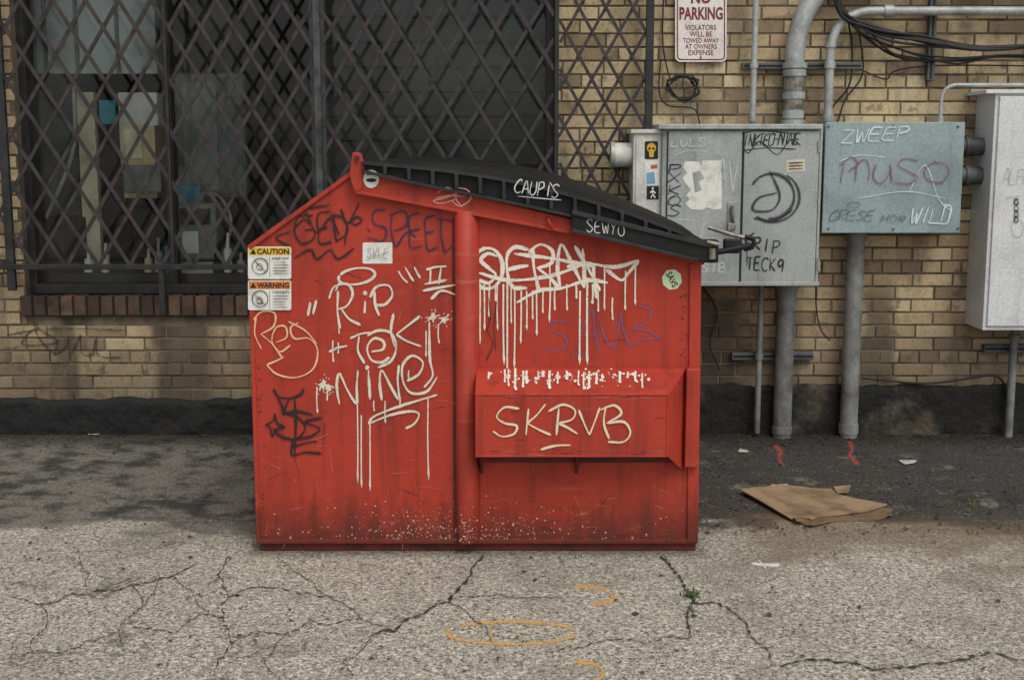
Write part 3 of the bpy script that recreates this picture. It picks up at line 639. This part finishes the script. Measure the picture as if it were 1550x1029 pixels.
for i in range(120):
    u=random.uniform(385,1045); v_=random.choice([random.uniform(660,815),random.uniform(400,815)]); a=random.gauss(0,.35)+(1.57 if random.random()<.3 else 0); L=random.uniform(5,42)
    if 684<u<724 : continue
    stroke([(u,v_),(u+math.cos(a)*L*.5,v_+math.sin(a)*L*.5+random.uniform(-2,2)),(min(1040,u+math.cos(a)*L),v_+math.sin(a)*L)],random.uniform(.6,1.6),PD,random.choice(('sc1','sc2')))
for i in range(40):
    u=random.uniform(722,990); L=random.uniform(6,40); v_=random.choice((random.uniform(598,604),random.uniform(680,689),random.uniform(600,688)))
    stroke([(u,v_),(min(1008,u+L),v_+random.uniform(-1.5,1.5))],random.uniform(.6,1.8),PF,random.choice(('sc1','sc2')))
for i in range(70):   # chips along the panel edges
    e_=random.random()
    if e_<.4: u=378+random.uniform(2,6)+ (random.uniform(0,8)); v_=random.uniform(480,810); u+= (v_-372)*.03
    elif e_<.75: u=random.uniform(395,1040); v_=random.uniform(808,815)
    else: u=random.uniform(1030,1039); v_=random.uniform(430,550)
    dot(u,v_,random.uniform(.8,3),PD,'sc2',random.uniform(.6,2))
flush('sc1','paint_scuffs_pale',paint('scuff_pale',S(200,126,106),edge=.3,nz=.5,op=.6,wear=.3),D); flush('sc2','paint_scuffs_dark',paint('scuff_dark',S(78,38,30),edge=.6,nz=.5,op=.75,wear=.3),D)
wp=M('label_white',S(222,222,214),S(192,190,180),20,.5,bmp=0); kb=M('ink_black',S(24,24,24),bmp=0); yl=M('label_yellow',S(220,176,56),bmp=0); og=M('label_orange',S(214,128,56),bmp=0); gyk=M('ink_grey',S(130,130,128),bmp=0)
for (v0,v1,hc,word) in ((373,422,yl,'CAUTION'),(424,469,og,'WARNING')):
    flat('label_%s'%word.lower(),rrect(376,v0,441.5,v1,3),PDL,wp,D,.0078)
    flat('label_header_%s'%word.lower(),[(377.5,v0+1.5),(440,v0+1.5),(440,v0+13),(377.5,v0+13)],PDL,hc,D,.0084)
    text(word,390,v0+3.2,438,v0+11.5,PDL,kb,D,'label_lettering',.03,.0095)
    flat('label_triangle',[(379.5,v0+11.5),(384,v0+3),(388.5,v0+11.5)],PDL,kb,D,.009)
    flat('label_panel',[(408.5,v0+15),(409.3,v0+15),(409.3,v1-2),(408.5,v1-2)],PDL,gyk,D,.0085)
    ell(394,v0+(30 if v0<400 else 28),12,12,1.6,VP(-.0085),'lb'); stroke([(386,v0+22),(402,v0+38)],1.6,VP(-.0085),'lb')
    stroke([(388,v0+32),(392,v0+26),(397,v0+29),(396,v0+35),(389,v0+34)],1.8,VP(-.0085),'lb')
    text('KEEP OFF' if v0<400 else 'CONTENTS',413,v0+16,438,v0+20,PDL,kb,D,'label_lettering',.01,.0088)
    for i in range(5): stroke([(413,v0+24+i*4.2),(438-random.uniform(0,5),v0+24+i*4.2)],1.1,VP(-.0085),'lb')
flush('lb','label_pictogram',paint('label_ink',S(60,60,60),edge=.9,nz=.0),D)
flat('sticker_square',rrect(549,367,594,399,2),PDL,wp,D,.002)
tag('SVLE',556,374,588,390,1.2,VP(-.003),'sq',.2); stroke([(553,394),(575,386),(590,380)],.9,VP(-.003),'sq')
flush('sq','sticker_scribble',paint('faint_ink',S(150,140,140),edge=.8,nz=.1),D)
flat('sticker_octagon',[(1017+15.5*math.cos(math.radians(a)),423+16*math.sin(math.radians(a))) for a in range(15,375,45)],PDL,M('label_green',S(196,214,176),bmp=0),D,.002)
o=text('SAVS',1005,418,1029,428,PDL,kb,D,'sticker_lettering',.02,.003)
cc=P(1017,423,0)
for v_ in o.data.vertices:
    dxx,dz=v_.co.x-cc.x,v_.co.z-cc.z; a=math.radians(-62); v_.co.x=cc.x+dxx*math.cos(a)-dz*math.sin(a); v_.co.z=cc.z+dxx*math.sin(a)+dz*math.cos(a)
flat('sticker_round',[(562+12*math.cos(math.radians(a)),271+14*math.sin(math.radians(a))) for a in range(0,360,20)],VP(-.035),wp,D,.003)
flat('sticker_round_mark',[(562+8*math.cos(math.radians(a)),273+3*math.sin(math.radians(a))) for a in range(0,360,30)],VP(-.035),kb,D,.004); flat('sticker_round_bar',[(555,263),(569,263),(569,265),(555,265)],VP(-.035),kb,D,.004)

# ================================================================ ELECTRICAL
gal=M('galvanised',S(170,173,170),S(128,131,128),7,.5,.2,bmp=.2,bs_=40,streak=.3)
gald=M('galvanised_dark',S(136,138,134),S(92,93,90),5,.6,.1,bmp=.2,streak=.4)
nipm=M('nipple_dark',S(92,96,96),S(58,60,60),7,.6,.2,bmp=.2)
E=empty('electrical_cabinet',(1.2,W-.15,1.2)); YC=1.74
cg=M('cabinet_grey',S(160,166,161),S(136,143,139),3,.55,bmp=.12,bs_=50,streak=.38); cgd=M('cabinet_seam',S(62,66,66),bmp=0)
pbox('body',1001,192,1242,431,YC,W-YC-.002,cg,E,.004)
pbox('seam_plate',1008,200,1238,427,YC-.004,.006,cgd,E,0)
pbox('door_left',1010,199,1121,428,YC-.014,.012,cg,E,.003); pbox('door_right',1124.5,199,1237,428,YC-.018,.016,cg,E,.003)
pbox('rain_hood',997,188,1246,196,YC-.035,W-YC+.03,gal,E,.004); pbox('bottom_lip',1001,427,1240,433,YC-.022,.05,cg,E,.003)
pbox('handle_plate',1101,306,1115,346,YC-.020,.008,gal,E,.002); tube('handle_lever',[P(1108,312,YC-.03),P(1108,326,YC-.04),P(1111,343,YC-.035)],.008,nipm,E)
for i,v_ in enumerate((222,310,400)): tube('hinge_%d'%i,[P(1239,v_-9,YC-.02),P(1239,v_+9,YC-.02)],.006,gal,E,False)
pbox('padlock',1102,338,1113,350,YC-.045,.018,stl,E,.003)
KC=VP(YC-.0145); KD=VP(YC-.0185)
random.seed(3)
flat('torn_poster',[(1036,244),(1058,245),(1061,251),(1064,243),(1091,243),(1091,258),(1093,290),(1092,316),(1080,318),(1070,314),(1062,318),(1046,317),(1037,308),(1044,302),(1038,296),(1046,288),(1038,278),(1033,270),(1040,262),(1034,254)],KC,wp,E,.001)
flat('torn_poster_gap',[(1048,262),(1060,258),(1066,270),(1058,276),(1062,288),(1052,292)],KC,cg,E,.0016)
tag('LULS',1016,210,1068,222,2,KC,'cw'); tag('AV',1086,240,1116,290,2.6,KC,'cw'); tag('ZE',1020,330,1090,385,2,KC,'cw'); tag('SIB',1062,398,1098,412,3,KC,'cw')
stroke([(1200,240),(1215,262),(1190,280)],2,KD,'cw'); stroke([(1020,235),(1050,228),(1100,236)],1.5,KC,'cw')
flush('cw','graffiti_white',paint('faded_white',S(212,218,214),edge=.4,nz=.3,op=.7),E)
for y_,ch_ in ((248,'P'),(262,'X'),(280,'K'),(296,'O'),(312,'S')): tag(ch_,1012,y_,1030,y_+15,2.4,KC,'cb',.2)
tag('INKTECHNINE',1126,204,1210,222,2.4,KD,'cb',.5,-3,.0,.1); stroke([(1124,228),(1160,224),(1205,226)],2,KD,'cb'); stroke([(1126,202),(1150,198),(1208,203)],2,KD,'cb'); stroke([(1122,215),(1132,232),(1150,214),(1176,234),(1196,212),(1212,220)],2,KD,'cb')
tag('RIP',1140,358,1180,378,3,KD,'cb',.2,6,.3); tag('TECK9',1130,388,1186,408,3,KD,'cb',.1,4,.25); stroke([(1142,352),(1128,364),(1140,372)],2.5,KD,'cb'); stroke([(1130,360),(1131,402)],2.5,KD,'cb')
flush('cb','graffiti_black',paint('cab_black',S(26,27,28),edge=.6,nz=.2),E)
ell(1168,297,34,34,9,KD,'cs',-150,100); ell(1170,298,40,38,7,KD,'cs',-60,130); stroke([(1165,258),(1180,296),(1168,318),(1140,318),(1148,300),(1176,292)],7,KD,'cs'); stroke([(1140,330),(1172,334),(1200,318)],6,KD,'cs')
flush('cs','graffiti_spray',paint('soft_black_spray',S(40,42,44),edge=.0,nz=.25,op=.9),E)
flat('cabinet_sticker',[(1190,243),(1218,241),(1219,259),(1191,261)],KD,M('label_cream',S(206,198,172),bmp=0),E,.001)
for i in range(3): stroke([(1193,247+i*4.5),(1216,246+i*4.5)],2,VP(YC-.0205),'ct')
flush('ct','sticker_text',paint('ct_ink',S(90,50,40),edge=.8,nz=.3),E)
Mb=empty('meter_box',(.65,W-.15,1.2)); YM=1.77
wm=M('meter_white',S(206,206,196),S(174,172,162),5,.5,bmp=.1,streak=.3)
pbox('body',958,199,1001,352,YM,W-YM-.002,wm,Mb,.004); pbox('hood',955,196,1003,202,YM-.015,W-YM+.01,wm,Mb,.002); pbox('cover',962,206,974,345,YM-.006,.006,wm,Mb,.002)
tube('meter_socket',[P(926,235,1.86),P(962,235,1.86)],.062,wm,Mb,False); tube('meter_ring',[P(924,235,1.86),P(930,235,1.86)],.068,gal,Mb,False)
KM=VP(YM-.001)
flat('sticker_skull_ground',rrect(976,214,996,241,2),KM,kb,Mb,.001)
flat('skull_head',[(986+7*math.cos(math.radians(a)),224+7.5*math.sin(math.radians(a))) for a in range(0,360,24)],KM,yl,Mb,.002); flat('skull_jaw',[(982,229),(990,229),(989,238),(983,238)],KM,yl,Mb,.0023)
for x_ in (983,989): flat('skull_eye',[(x_+1.9*math.cos(math.radians(a)),225+2*math.sin(math.radians(a))) for a in range(0,360,45)],KM,kb,Mb,.003)
flat('sticker_note',rrect(976,244,998,281,1),KM,wp,Mb,.001); flat('sticker_note_patch',[(978,262),(990,260),(992,278),(979,279)],KM,M('pale_blue',S(120,160,186),bmp=0),Mb,.002); flat('sticker_note_red',[(985,250),(995,249),(995,255),(985,256)],KM,M('note_red',S(190,90,70),bmp=0),Mb,.002)
flat('sticker_walk',rrect(979,282,997,302,1),KM,kb,Mb,.001)
for s in ([(988,288),(988,294)],[(988,294),(985,300)],[(988,294),(992,300)],[(984,292),(988,289),(992,293)]): stroke(s,2,VP(YM-.0025),'wk')
dot(988,285.5,1.7,VP(YM-.0025),'wk'); flush('wk','walking_figure',paint('walk_white',S(225,225,220),edge=.95,nz=0),Mb)
J=empty('junction_box',(1.9,W-.12,1.3)); YJ=1.80
bj=M('junction_bluegrey',S(144,160,160),S(124,140,140),3,.55,bmp=.12,streak=.32)
pbox('body',1250,188,1455,350,YJ,W-YJ-.002,bj,J,.004); pbox('cover',1247,185,1457,353,YJ-.014,.016,bj,J,.004)
for i,(a,b) in enumerate(((1254,192),(1450,192),(1254,346),(1450,346),(1352,191),(1352,347))): tube('screw_%d'%i,[P(a,b,YJ-.013),P(a,b,YJ-.019)],.006,nipm,J,False)
KJ=VP(YJ-.017)
tag('ZWEEP',1274,196,1376,217,3,KJ,'jw',.3,-6,.15,.05); tag('GRESE',1256,318,1324,334,2,KJ,'jk',.4,0,.0,.08); tag('MOR',1334,326,1370,336,1.8,KJ,'jk',.4)
tag('WILD',1378,312,1440,338,3,KJ,'jw',.4,0,.05,.12); stroke([(1268,245),(1300,235),(1340,238)],1.6,KJ,'jw'); stroke([(1300,300),(1370,290),(1430,300)],1.6,KJ,'jw'); stroke([(1376,290),(1400,250),(1420,300),(1440,320)],1.6,KJ,'jw')
for s in ([(1272,278),(1278,244)],[(1270,252),(1288,238),(1298,248),(1284,260)],[(1294,276),(1298,250),(1310,242),(1316,256),(1314,274)],[(1326,248),(1322,268),(1332,278),(1346,264),(1348,248)],[(1348,250),(1350,276)],
 [(1390,244),(1370,240),(1360,250),(1376,260),(1388,268),(1376,278),(1354,276)],[(1416,244),(1400,256),(1404,272),(1424,276),(1436,262),(1430,248),(1412,246)]): stroke(s,2.6,KJ,'jp')
ell(1292,310,9,4,1.6,KJ,'jk')
flush('jw','graffiti_white',paint('j_white',S(214,228,226),edge=.6,nz=.2,op=.8),J); flush('jk','graffiti_grey',paint('j_grey',S(84,98,104),edge=.5,nz=.2,op=.85),J); flush('jp','graffiti_muso',paint('j_plum',S(128,86,102),edge=.5,nz=.2,op=.95),J)
U=empty('utility_enclosure',(3,W-.15,1.2)); YU=1.76
wu=M('enclosure_white',S(208,210,208),S(186,188,186),3,.5,bmp=.1,streak=.2)
pbox('body',1497,140,1690,500,YU,W-YU-.002,wu,U,.004); pbox('door',1504,146,1684,494,YU-.012,.014,wu,U,.004); pbox('top_lip',1493,136,1694,142,YU-.02,W-YU+.015,wu,U,.003)
tag('ALFE',1518,255,1560,280,1.8,VP(YU-.0135),'ug',.4,0,.05,.1); stroke([(1520,300),(1545,296)],2,VP(YU-.0135),'ug'); ell(1540,345,9,14,2,VP(YU-.0135),'ug')
flush('ug','graffiti_grey',paint('u_grey',S(160,164,164),edge=.4,nz=.3,op=.7),U)
for i in range(4): ell(1538,306+i*9,3,3.5,1.8,VP(YU-.0135),'uk'); stroke([(1534,301+i*9),(1542,301+i*9)],1.5,VP(YU-.0135),'uk')
flush('uk','graffiti_black',paint('u_black',S(40,42,42),edge=.8,nz=.1),U)
YP=W-.09
def vpipe(name,u,v0,v1,wpx,Y=YP,mat=gal,collars=()):
    e=empty(name,(P(u,(v0+v1)/2,Y).x,Y,0)); x=P(u,(v0+v1)/2,Y).x; z0=P(u,v1,Y).z; z1=P(u,v0,Y).z; r=wpx/2/285
    tube('pipe',[(x,Y,max(z0,-.02)),(x,Y,z1)],r,mat,e,False)
    for i,(cv,hh,k) in enumerate(collars):
        zc=P(u,cv,Y).z; tube('collar_%d'%i,[(x,Y,zc-hh/570),(x,Y,zc+hh/570)],r*k,mat,e,False)
    return e
vpipe('conduit_pipe',1187,425,662,28,YP,gald,((438,12,1.15),(650,10,1.1)))
vpipe('conduit_pipe',1290,345,662,27,YP,gald,((358,12,1.2),(648,14,1.12)))
vpipe('conduit_pipe',1149,425,655,9,YP,gald,((540,8,1.4),))
vpipe('conduit_pipe',1143,-120,200,9,YP,gal,((180,8,1.5),(100,6,1.4)))
vpipe('conduit_pipe',1531,495,662,12,YP,gald,((510,8,1.5),))
e=empty('conduit_pipe',(P(1203,100,YP).x,YP,1.9)); x=P(1203,100,YP).x
tube('pipe',elbow((x,YP,P(1203,195,YP).z),(x,YP,P(1203,-40,YP).z),(P(1600,-40,YP).x,YP,P(1203,-40,YP).z),.42),.05,gal,e,False)
for i,(a,b,r) in enumerate(((180,168,.056),(166,152,.052),(150,140,.058),(138,118,.054),(116,106,.060),(104,96,.064),(190,182,.062))):
    tube('coupling_%d'%i,[(x,YP,P(1203,a,YP).z),(x,YP,P(1203,b,YP).z)],r,stl if i in (1,3) else gal,e,False)
e=empty('conduit_pipe',(P(1256,100,YP).x,YP,1.9)); x=P(1256,100,YP).x; zt=P(1400,17,YP).z
tube('pipe',elbow((x,YP,P(1256,195,YP).z),(x,YP,zt),(P(1720,17,YP).x,YP,zt),.22),.0225,gal,e,False)
tube('coupling_top',[(P(1338,17,YP).x,YP,zt),(P(1352,17,YP).x,YP,zt)],.030,gal,e,False)
for i,(a,b) in enumerate(((184,172),(104,94),(72,66))): tube('coupling_%d'%i,[(x,YP,P(1256,a,YP).z),(x,YP,P(1256,b,YP).z)],.029,gal,e,False)
e=empty('conduit_pipe',(P(1425,150,YP).x,YP,1.8)); x=P(1425,150,YP).x; zt=P(1480,129,YP).z
tube('pipe',elbow((x,YP,P(1425,192,YP).z),(x,YP,zt),(P(1700,129,YP).x,YP,zt),.08),.010,gal,e,False); tube('fitting',[(x,YP,P(1425,188,YP).z),(x,YP,P(1425,176,YP).z)],.016,gal,e,False)
for v_ in (222,266):
    e=empty('conduit_nipple',(P(1480,v_,1.9).x,1.9,P(1480,v_,1.9).z)); z=P(1480,v_,1.9).z
    tube('pipe',[(P(1452,v_,1.9).x,1.9,z),(P(1512,v_,1.9).x,1.9,z)],.046,nipm,e,False); tube('nut',[(P(1492,v_,1.9).x,1.9,z),(P(1503,v_,1.9).x,1.9,z)],.056,nipm,e,False); tube('nut_b',[(P(1459,v_,1.9).x,1.9,z),(P(1466,v_,1.9).x,1.9,z)],.054,nipm,e,False)
def strut(name,u0,v0,u1,v1):
    e=empty(name,P((u0+u1)/2,(v0+v1)/2,W-.04)); pbox('channel',u0,v0,u1,v1,W-.045,.043,nipm,e,.003)
    pbox('slot',u0+2,v0+(v1-v0)*.35,u1-2,v1-(v1-v0)*.35,W-.047,.003,kb,e,0) if u1-u0>v1-v0 else pbox('slot',u0+(u1-u0)*.35,v0+2,u1-(u1-u0)*.35,v1-2,W-.047,.003,kb,e,0)
strut('strut_channel',1124,95,1305,105); strut('strut_channel',1408,-80,1419,122); strut('strut_channel',1108,534,1232,545); strut('strut_channel',1490,522,1640,534)
bc=M('cable_black',S(28,28,28),S(46,44,42),20,.6,bmp=0)
C=empty('cable_bundle',(2,W-.05,2))
random.seed(11)
def cab(pts,r=.006,Y=W-.03): tube('cable',[P(u,v,Y+random.uniform(-.015,.01)) for u,v in pts],r,bc,C)
for i in range(7):
    j=lambda s=5:random.uniform(-s,s)
    cab([(1265+j(),-10+j()),(1280+j(),25+j()),(1330+j(),50+j(8)),(1400+j(),62+j(8)),(1480+j(),72+j(6)),(1640,66+j(8))],.006+random.random()*.004,W-.12)
for i in range(5): cab([(1270+j(),10+j()),(1300+j(),40+j(12)),(1360+j(12),76+j(10)),(1440+j(),90+j(9)),(1520,84+j()),(1660,90+j())],.005,W-.06)
cab([(1300,105),(1340,120),(1355,108),(1410,100),(1550,100),(1640,104)],.004)
cab([(1284,30),(1290,80),(1285,130),(1262,160),(1250,186)],.005); cab([(1299,40),(1306,110),(1280,150),(1268,185)],.004)
cab([(1235,430),(1236,470),(1243,500),(1256,515)],.004)
cab([(1305,572),(1400,580),(1470,572),(1505,568),(1522,585),(1524,610)],.006,W-.055)
cab([(1060,430),(1085,470),(1075,520),(1090,560)],.005)
C2=empty('cable_coil',(P(1035,132,W).x,W-.04,P(1035,132,W).z))
for i in range(5):
    pts=[P(1034+random.uniform(-3,3)+(20+random.uniform(-6,6))*math.cos(a*.5236),133+random.uniform(-2,2)+(17+random.uniform(-4,4))*math.sin(a*.5236),W-.03-.006*i) for a in range(13)]
    tube('loop_%d'%i,pts,.004,bc,C2)
tube('lead_up',[P(1005,-20,W-.03),P(1003,60,W-.03),P(1010,105,W-.03),P(1016,124,W-.03)],.004,bc,C2); tube('lead_down',[P(1000,90,W-.02),P(998,140,W-.03),P(1012,160,W-.03),P(1050,165,W-.03),P(1060,190,W-.03)],.004,bc,C2); tube('lead_side',[P(1056,128,W-.03),P(1045,118,W-.05),P(1015,120,W-.04),P(1008,135,W-.03)],.005,bc,C2)

# ================================================================ SIGN
N=empty('no_parking_sign',P(1061,35,W-.03)); YS=W-.03
sw=M('sign_white',S(222,217,211),S(202,194,186),6,.4,bmp=.05,streak=.12); sr=M('sign_maroon',S(122,44,48),S(104,38,42),bmp=0)
pprism('plate',rrect(1022,-26,1100,94,8),YS,.003,sw,N,0)
KS=VP(YS)
out_=rrect(1024.5,-23.5,1097.5,91.5,6.5); inn=rrect(1026.3,-21.7,1095.7,89.7,5)
n=len(out_)
mesh('border',[hit(u,v_,KS)+KS[1]*.001 for u,v_ in out_+inn],[(i,(i+1)%n,n+(i+1)%n,n+i) for i in range(n)],sr,N)
for tx,u0,v0,u1,v1,bo in (('NO',1046,-13,1076,6,.035),('PARKING',1028.5,11,1094,30.5,.03),('VIOLATORS',1037,38,1084,46,.008),('WILL BE',1044,48,1078,56,.008),('TOWED AWAY',1034,58,1088,65.5,.008),('AT OWNERS',1037,67,1085,74.5,.008),('EXPENSE',1042,76,1080,84,.008)):
    text(tx,u0,v0,u1,v1,KS,sr,N,'lettering',bo,.0015)
for u,v_ in ((1061,-19),(1061,87)): tube('bolt',[P(u,v_,YS),P(u,v_,YS-.006)],.005,nipm,N,False)

# ================================================================ LITTER
cbm=M('cardboard',S(154,132,102),S(114,95,72),7,.85,bmp=.3,bs_=30); cbd=M('cardboard_dark',S(120,98,72),S(86,70,54),7,.9)
K=empty('cardboard_sheet',G(1235,768))
def card(name,pts,z0,mat,parent,lift=(),th=.005,sub=5,rag=1.4):
    ps=[Vector(p) for p in pts]; q=[];lz=[]
    for i,a in enumerate(ps):
        b=ps[(i+1)%len(ps)]; la=lift[i] if i<len(lift) else 0; lb=lift[(i+1)%len(ps)] if (i+1)%len(ps)<len(lift) else 0
        for k in range(sub):
            q.append(a.lerp(b,k/sub)+Vector((random.uniform(-rag,rag),random.uniform(-rag*.4,rag*.4)))); lz.append(la+(lb-la)*k/sub)
    W3=[G(p.x,p.y) for p in q]; c=sum(W3,Vector())/len(W3); n=len(W3); vs=[];fs=[]; rings=4
    for r in range(rings):
        t_=1-r/rings
        for i,p in enumerate(W3): vs.append((c.x+(p.x-c.x)*t_,c.y+(p.y-c.y)*t_,z0+lz[i]*t_**2.5+random.uniform(0,.0015)))
    vs.append((c.x,c.y,z0))
    for r in range(rings-1):
        for i in range(n): fs.append((r*n+i,r*n+(i+1)%n,(r+1)*n+(i+1)%n,(r+1)*n+i))
    for i in range(n): fs.append(((rings-1)*n+i,(rings-1)*n+(i+1)%n,rings*n))
    o=mesh(name,vs,fs,mat,parent,False); md=o.modifiers.new('s','SOLIDIFY'); md.thickness=th; md.offset=1; return o
card('under_sheet',[(1196,780),(1240,768),(1352,774),(1346,779),(1352,784),(1330,787),(1262,790),(1228,800),(1215,794),(1204,796)],.005,cbd,K,(.0,.0,.012,.0,.012,.0,.0,.01,.0,.02),sub=3,rag=2)
card('main_sheet',[(1121,748),(1180,738),(1212,741),(1258,745),(1268,752),(1344,772),(1312,779),(1240,786),(1228,792),(1206,786),(1196,790)],.013,cbm,K,(.010,.004,0,.004,.0,.014,.004,.0,.008,.0,.004),sub=3,rag=2)
card('fold_strip',[(1262,745),(1288,744),(1284,750),(1268,752)],.018,cbm,K,(.010,.014,.0,.0),.004,3)
for a,b in (((1152,744),(1250,785)),((1196,740),(1300,778))): stroke([a,((a[0]+b[0])/2,(a[1]+b[1])/2+.5),b],1.4,(Vector((0,0,.0200)),Vector((0,0,1))),'cr')
flush('cr','crease',paint('crease_brown',S(88,70,52),edge=.3,nz=.3,op=.8),K)
lw_=M('litter_white',S(190,189,182),S(150,148,140),30,.8,bmp=.2)
for pts in ([(1360,699),(1388,698),(1384,703),(1370,704)],[(1166,736),(1192,734),(1194,739),(1176,741)],[(1120,681),(1134,684),(1130,687),(1117,685)],[(132,656),(151,657),(149,660),(134,659)]):
    card('paper_litter',pts,.005,lw_,None,(.004,.0,.003),.001,3,.8)
dbm=M('debris_brown',S(74,62,46),S(40,34,28),30,.9,bmp=0)
vs=[];fs=[]
for i in range(2300):
    r=random.random()
    if r<.6: u=random.uniform(-20,1570); v_=657+abs(random.gauss(0,11))
    elif r<.88: u=random.uniform(1060,1560); v_=random.uniform(665,810)
    else: u=random.uniform(0,1550); v_=random.uniform(680,1020)
    p=G(u,v_); s=random.uniform(.003,.010); a=random.random()*6.28; b=len(vs)
    if p.y>W-.07: p.y=W-.08
    for k in range(4): vs.append((p.x+s*math.cos(a+k*1.57)*random.uniform(.5,1.6),p.y+s*math.sin(a+k*1.57)*random.uniform(.4,1.4),.003+random.uniform(0,.008)))
    fs.append((b,b+1,b+2,b+3))
mesh('leaf_debris',vs,fs,dbm)
wd=M('weed_green',S(70,92,44),S(98,110,60),40,.8,bmp=0)
def weed(u,v_,sp,n,h):
    c=G(u,v_); vs=[];fs=[]
    for i in range(n):
        x=c.x+random.gauss(0,sp); y=c.y+random.gauss(0,sp*1.3); a=random.random()*6.28; l=h*random.uniform(.4,1.1); ln=random.uniform(.2,.9)*l; w_=.002; b=len(vs)
        dx_,dy_=math.cos(a),math.sin(a)
        vs+= [(x-dy_*w_,y+dx_*w_,0),(x+dy_*w_,y-dx_*w_,0),(x+dx_*ln*.4+dy_*w_*1.4,y+dy_*ln*.4-dx_*w_*1.4,l*.6),(x+dx_*ln*.4-dy_*w_*1.4,y+dy_*ln*.4+dx_*w_*1.4,l*.6),(x+dx_*ln,y+dy_*ln,l*.8)]
        fs+= [(b,b+1,b+2,b+3),(b+3,b+2,b+4)]
    mesh('weed',vs,fs,wd)
weed(1046,902,.014,60,.025); weed(1046,925,.008,14,.015); weed(1474,764,.04,50,.022); weed(870,838,.02,10,.015)

# ================================================================ LIGHT, SKY, CAMERA
wld=bpy.data.worlds.new('World'); sc.world=wld; wld.use_nodes=True; t=wld.node_tree
sky=nn(t,'ShaderNodeTexSky',sky_type='NISHITA'); sky.sun_disc=False; sky.sun_elevation=math.radians(52); sky.sun_rotation=math.radians(155); sky.dust_density=3
hs=nn(t,'ShaderNodeHueSaturation'); hs.inputs['Saturation'].default_value=.25; t.links.new(sky.outputs[0],hs.inputs['Color'])
bg=t.nodes['Background']; bg.inputs['Strength'].default_value=.15; t.links.new(hs.outputs[0],bg.inputs['Color'])
sl=bpy.data.lights.new('sun','SUN'); sl.energy=1.0; sl.angle=math.radians(30); sl.color=(1,.96,.90)
so=bpy.data.objects.new('sun',sl); sc.collection.objects.link(so)
el,az=math.radians(52),math.radians(155)
dirv=Vector((math.sin(az)*math.cos(el),math.cos(az)*math.cos(el),math.sin(el)))
so.rotation_euler=dirv.to_track_quat('Z','Y').to_euler()
cd=bpy.data.cameras.new('camera'); cd.sensor_width=36; cd.lens=36*FPX/1550; cd.clip_end=1000
co=bpy.data.objects.new('camera',cd); sc.collection.objects.link(co); co.location=CAM; co.rotation_euler=(math.pi/2-TH,0,0); sc.camera=co
sc.view_settings.view_transform='Standard'; sc.view_settings.look='None'; sc.view_settings.exposure=0
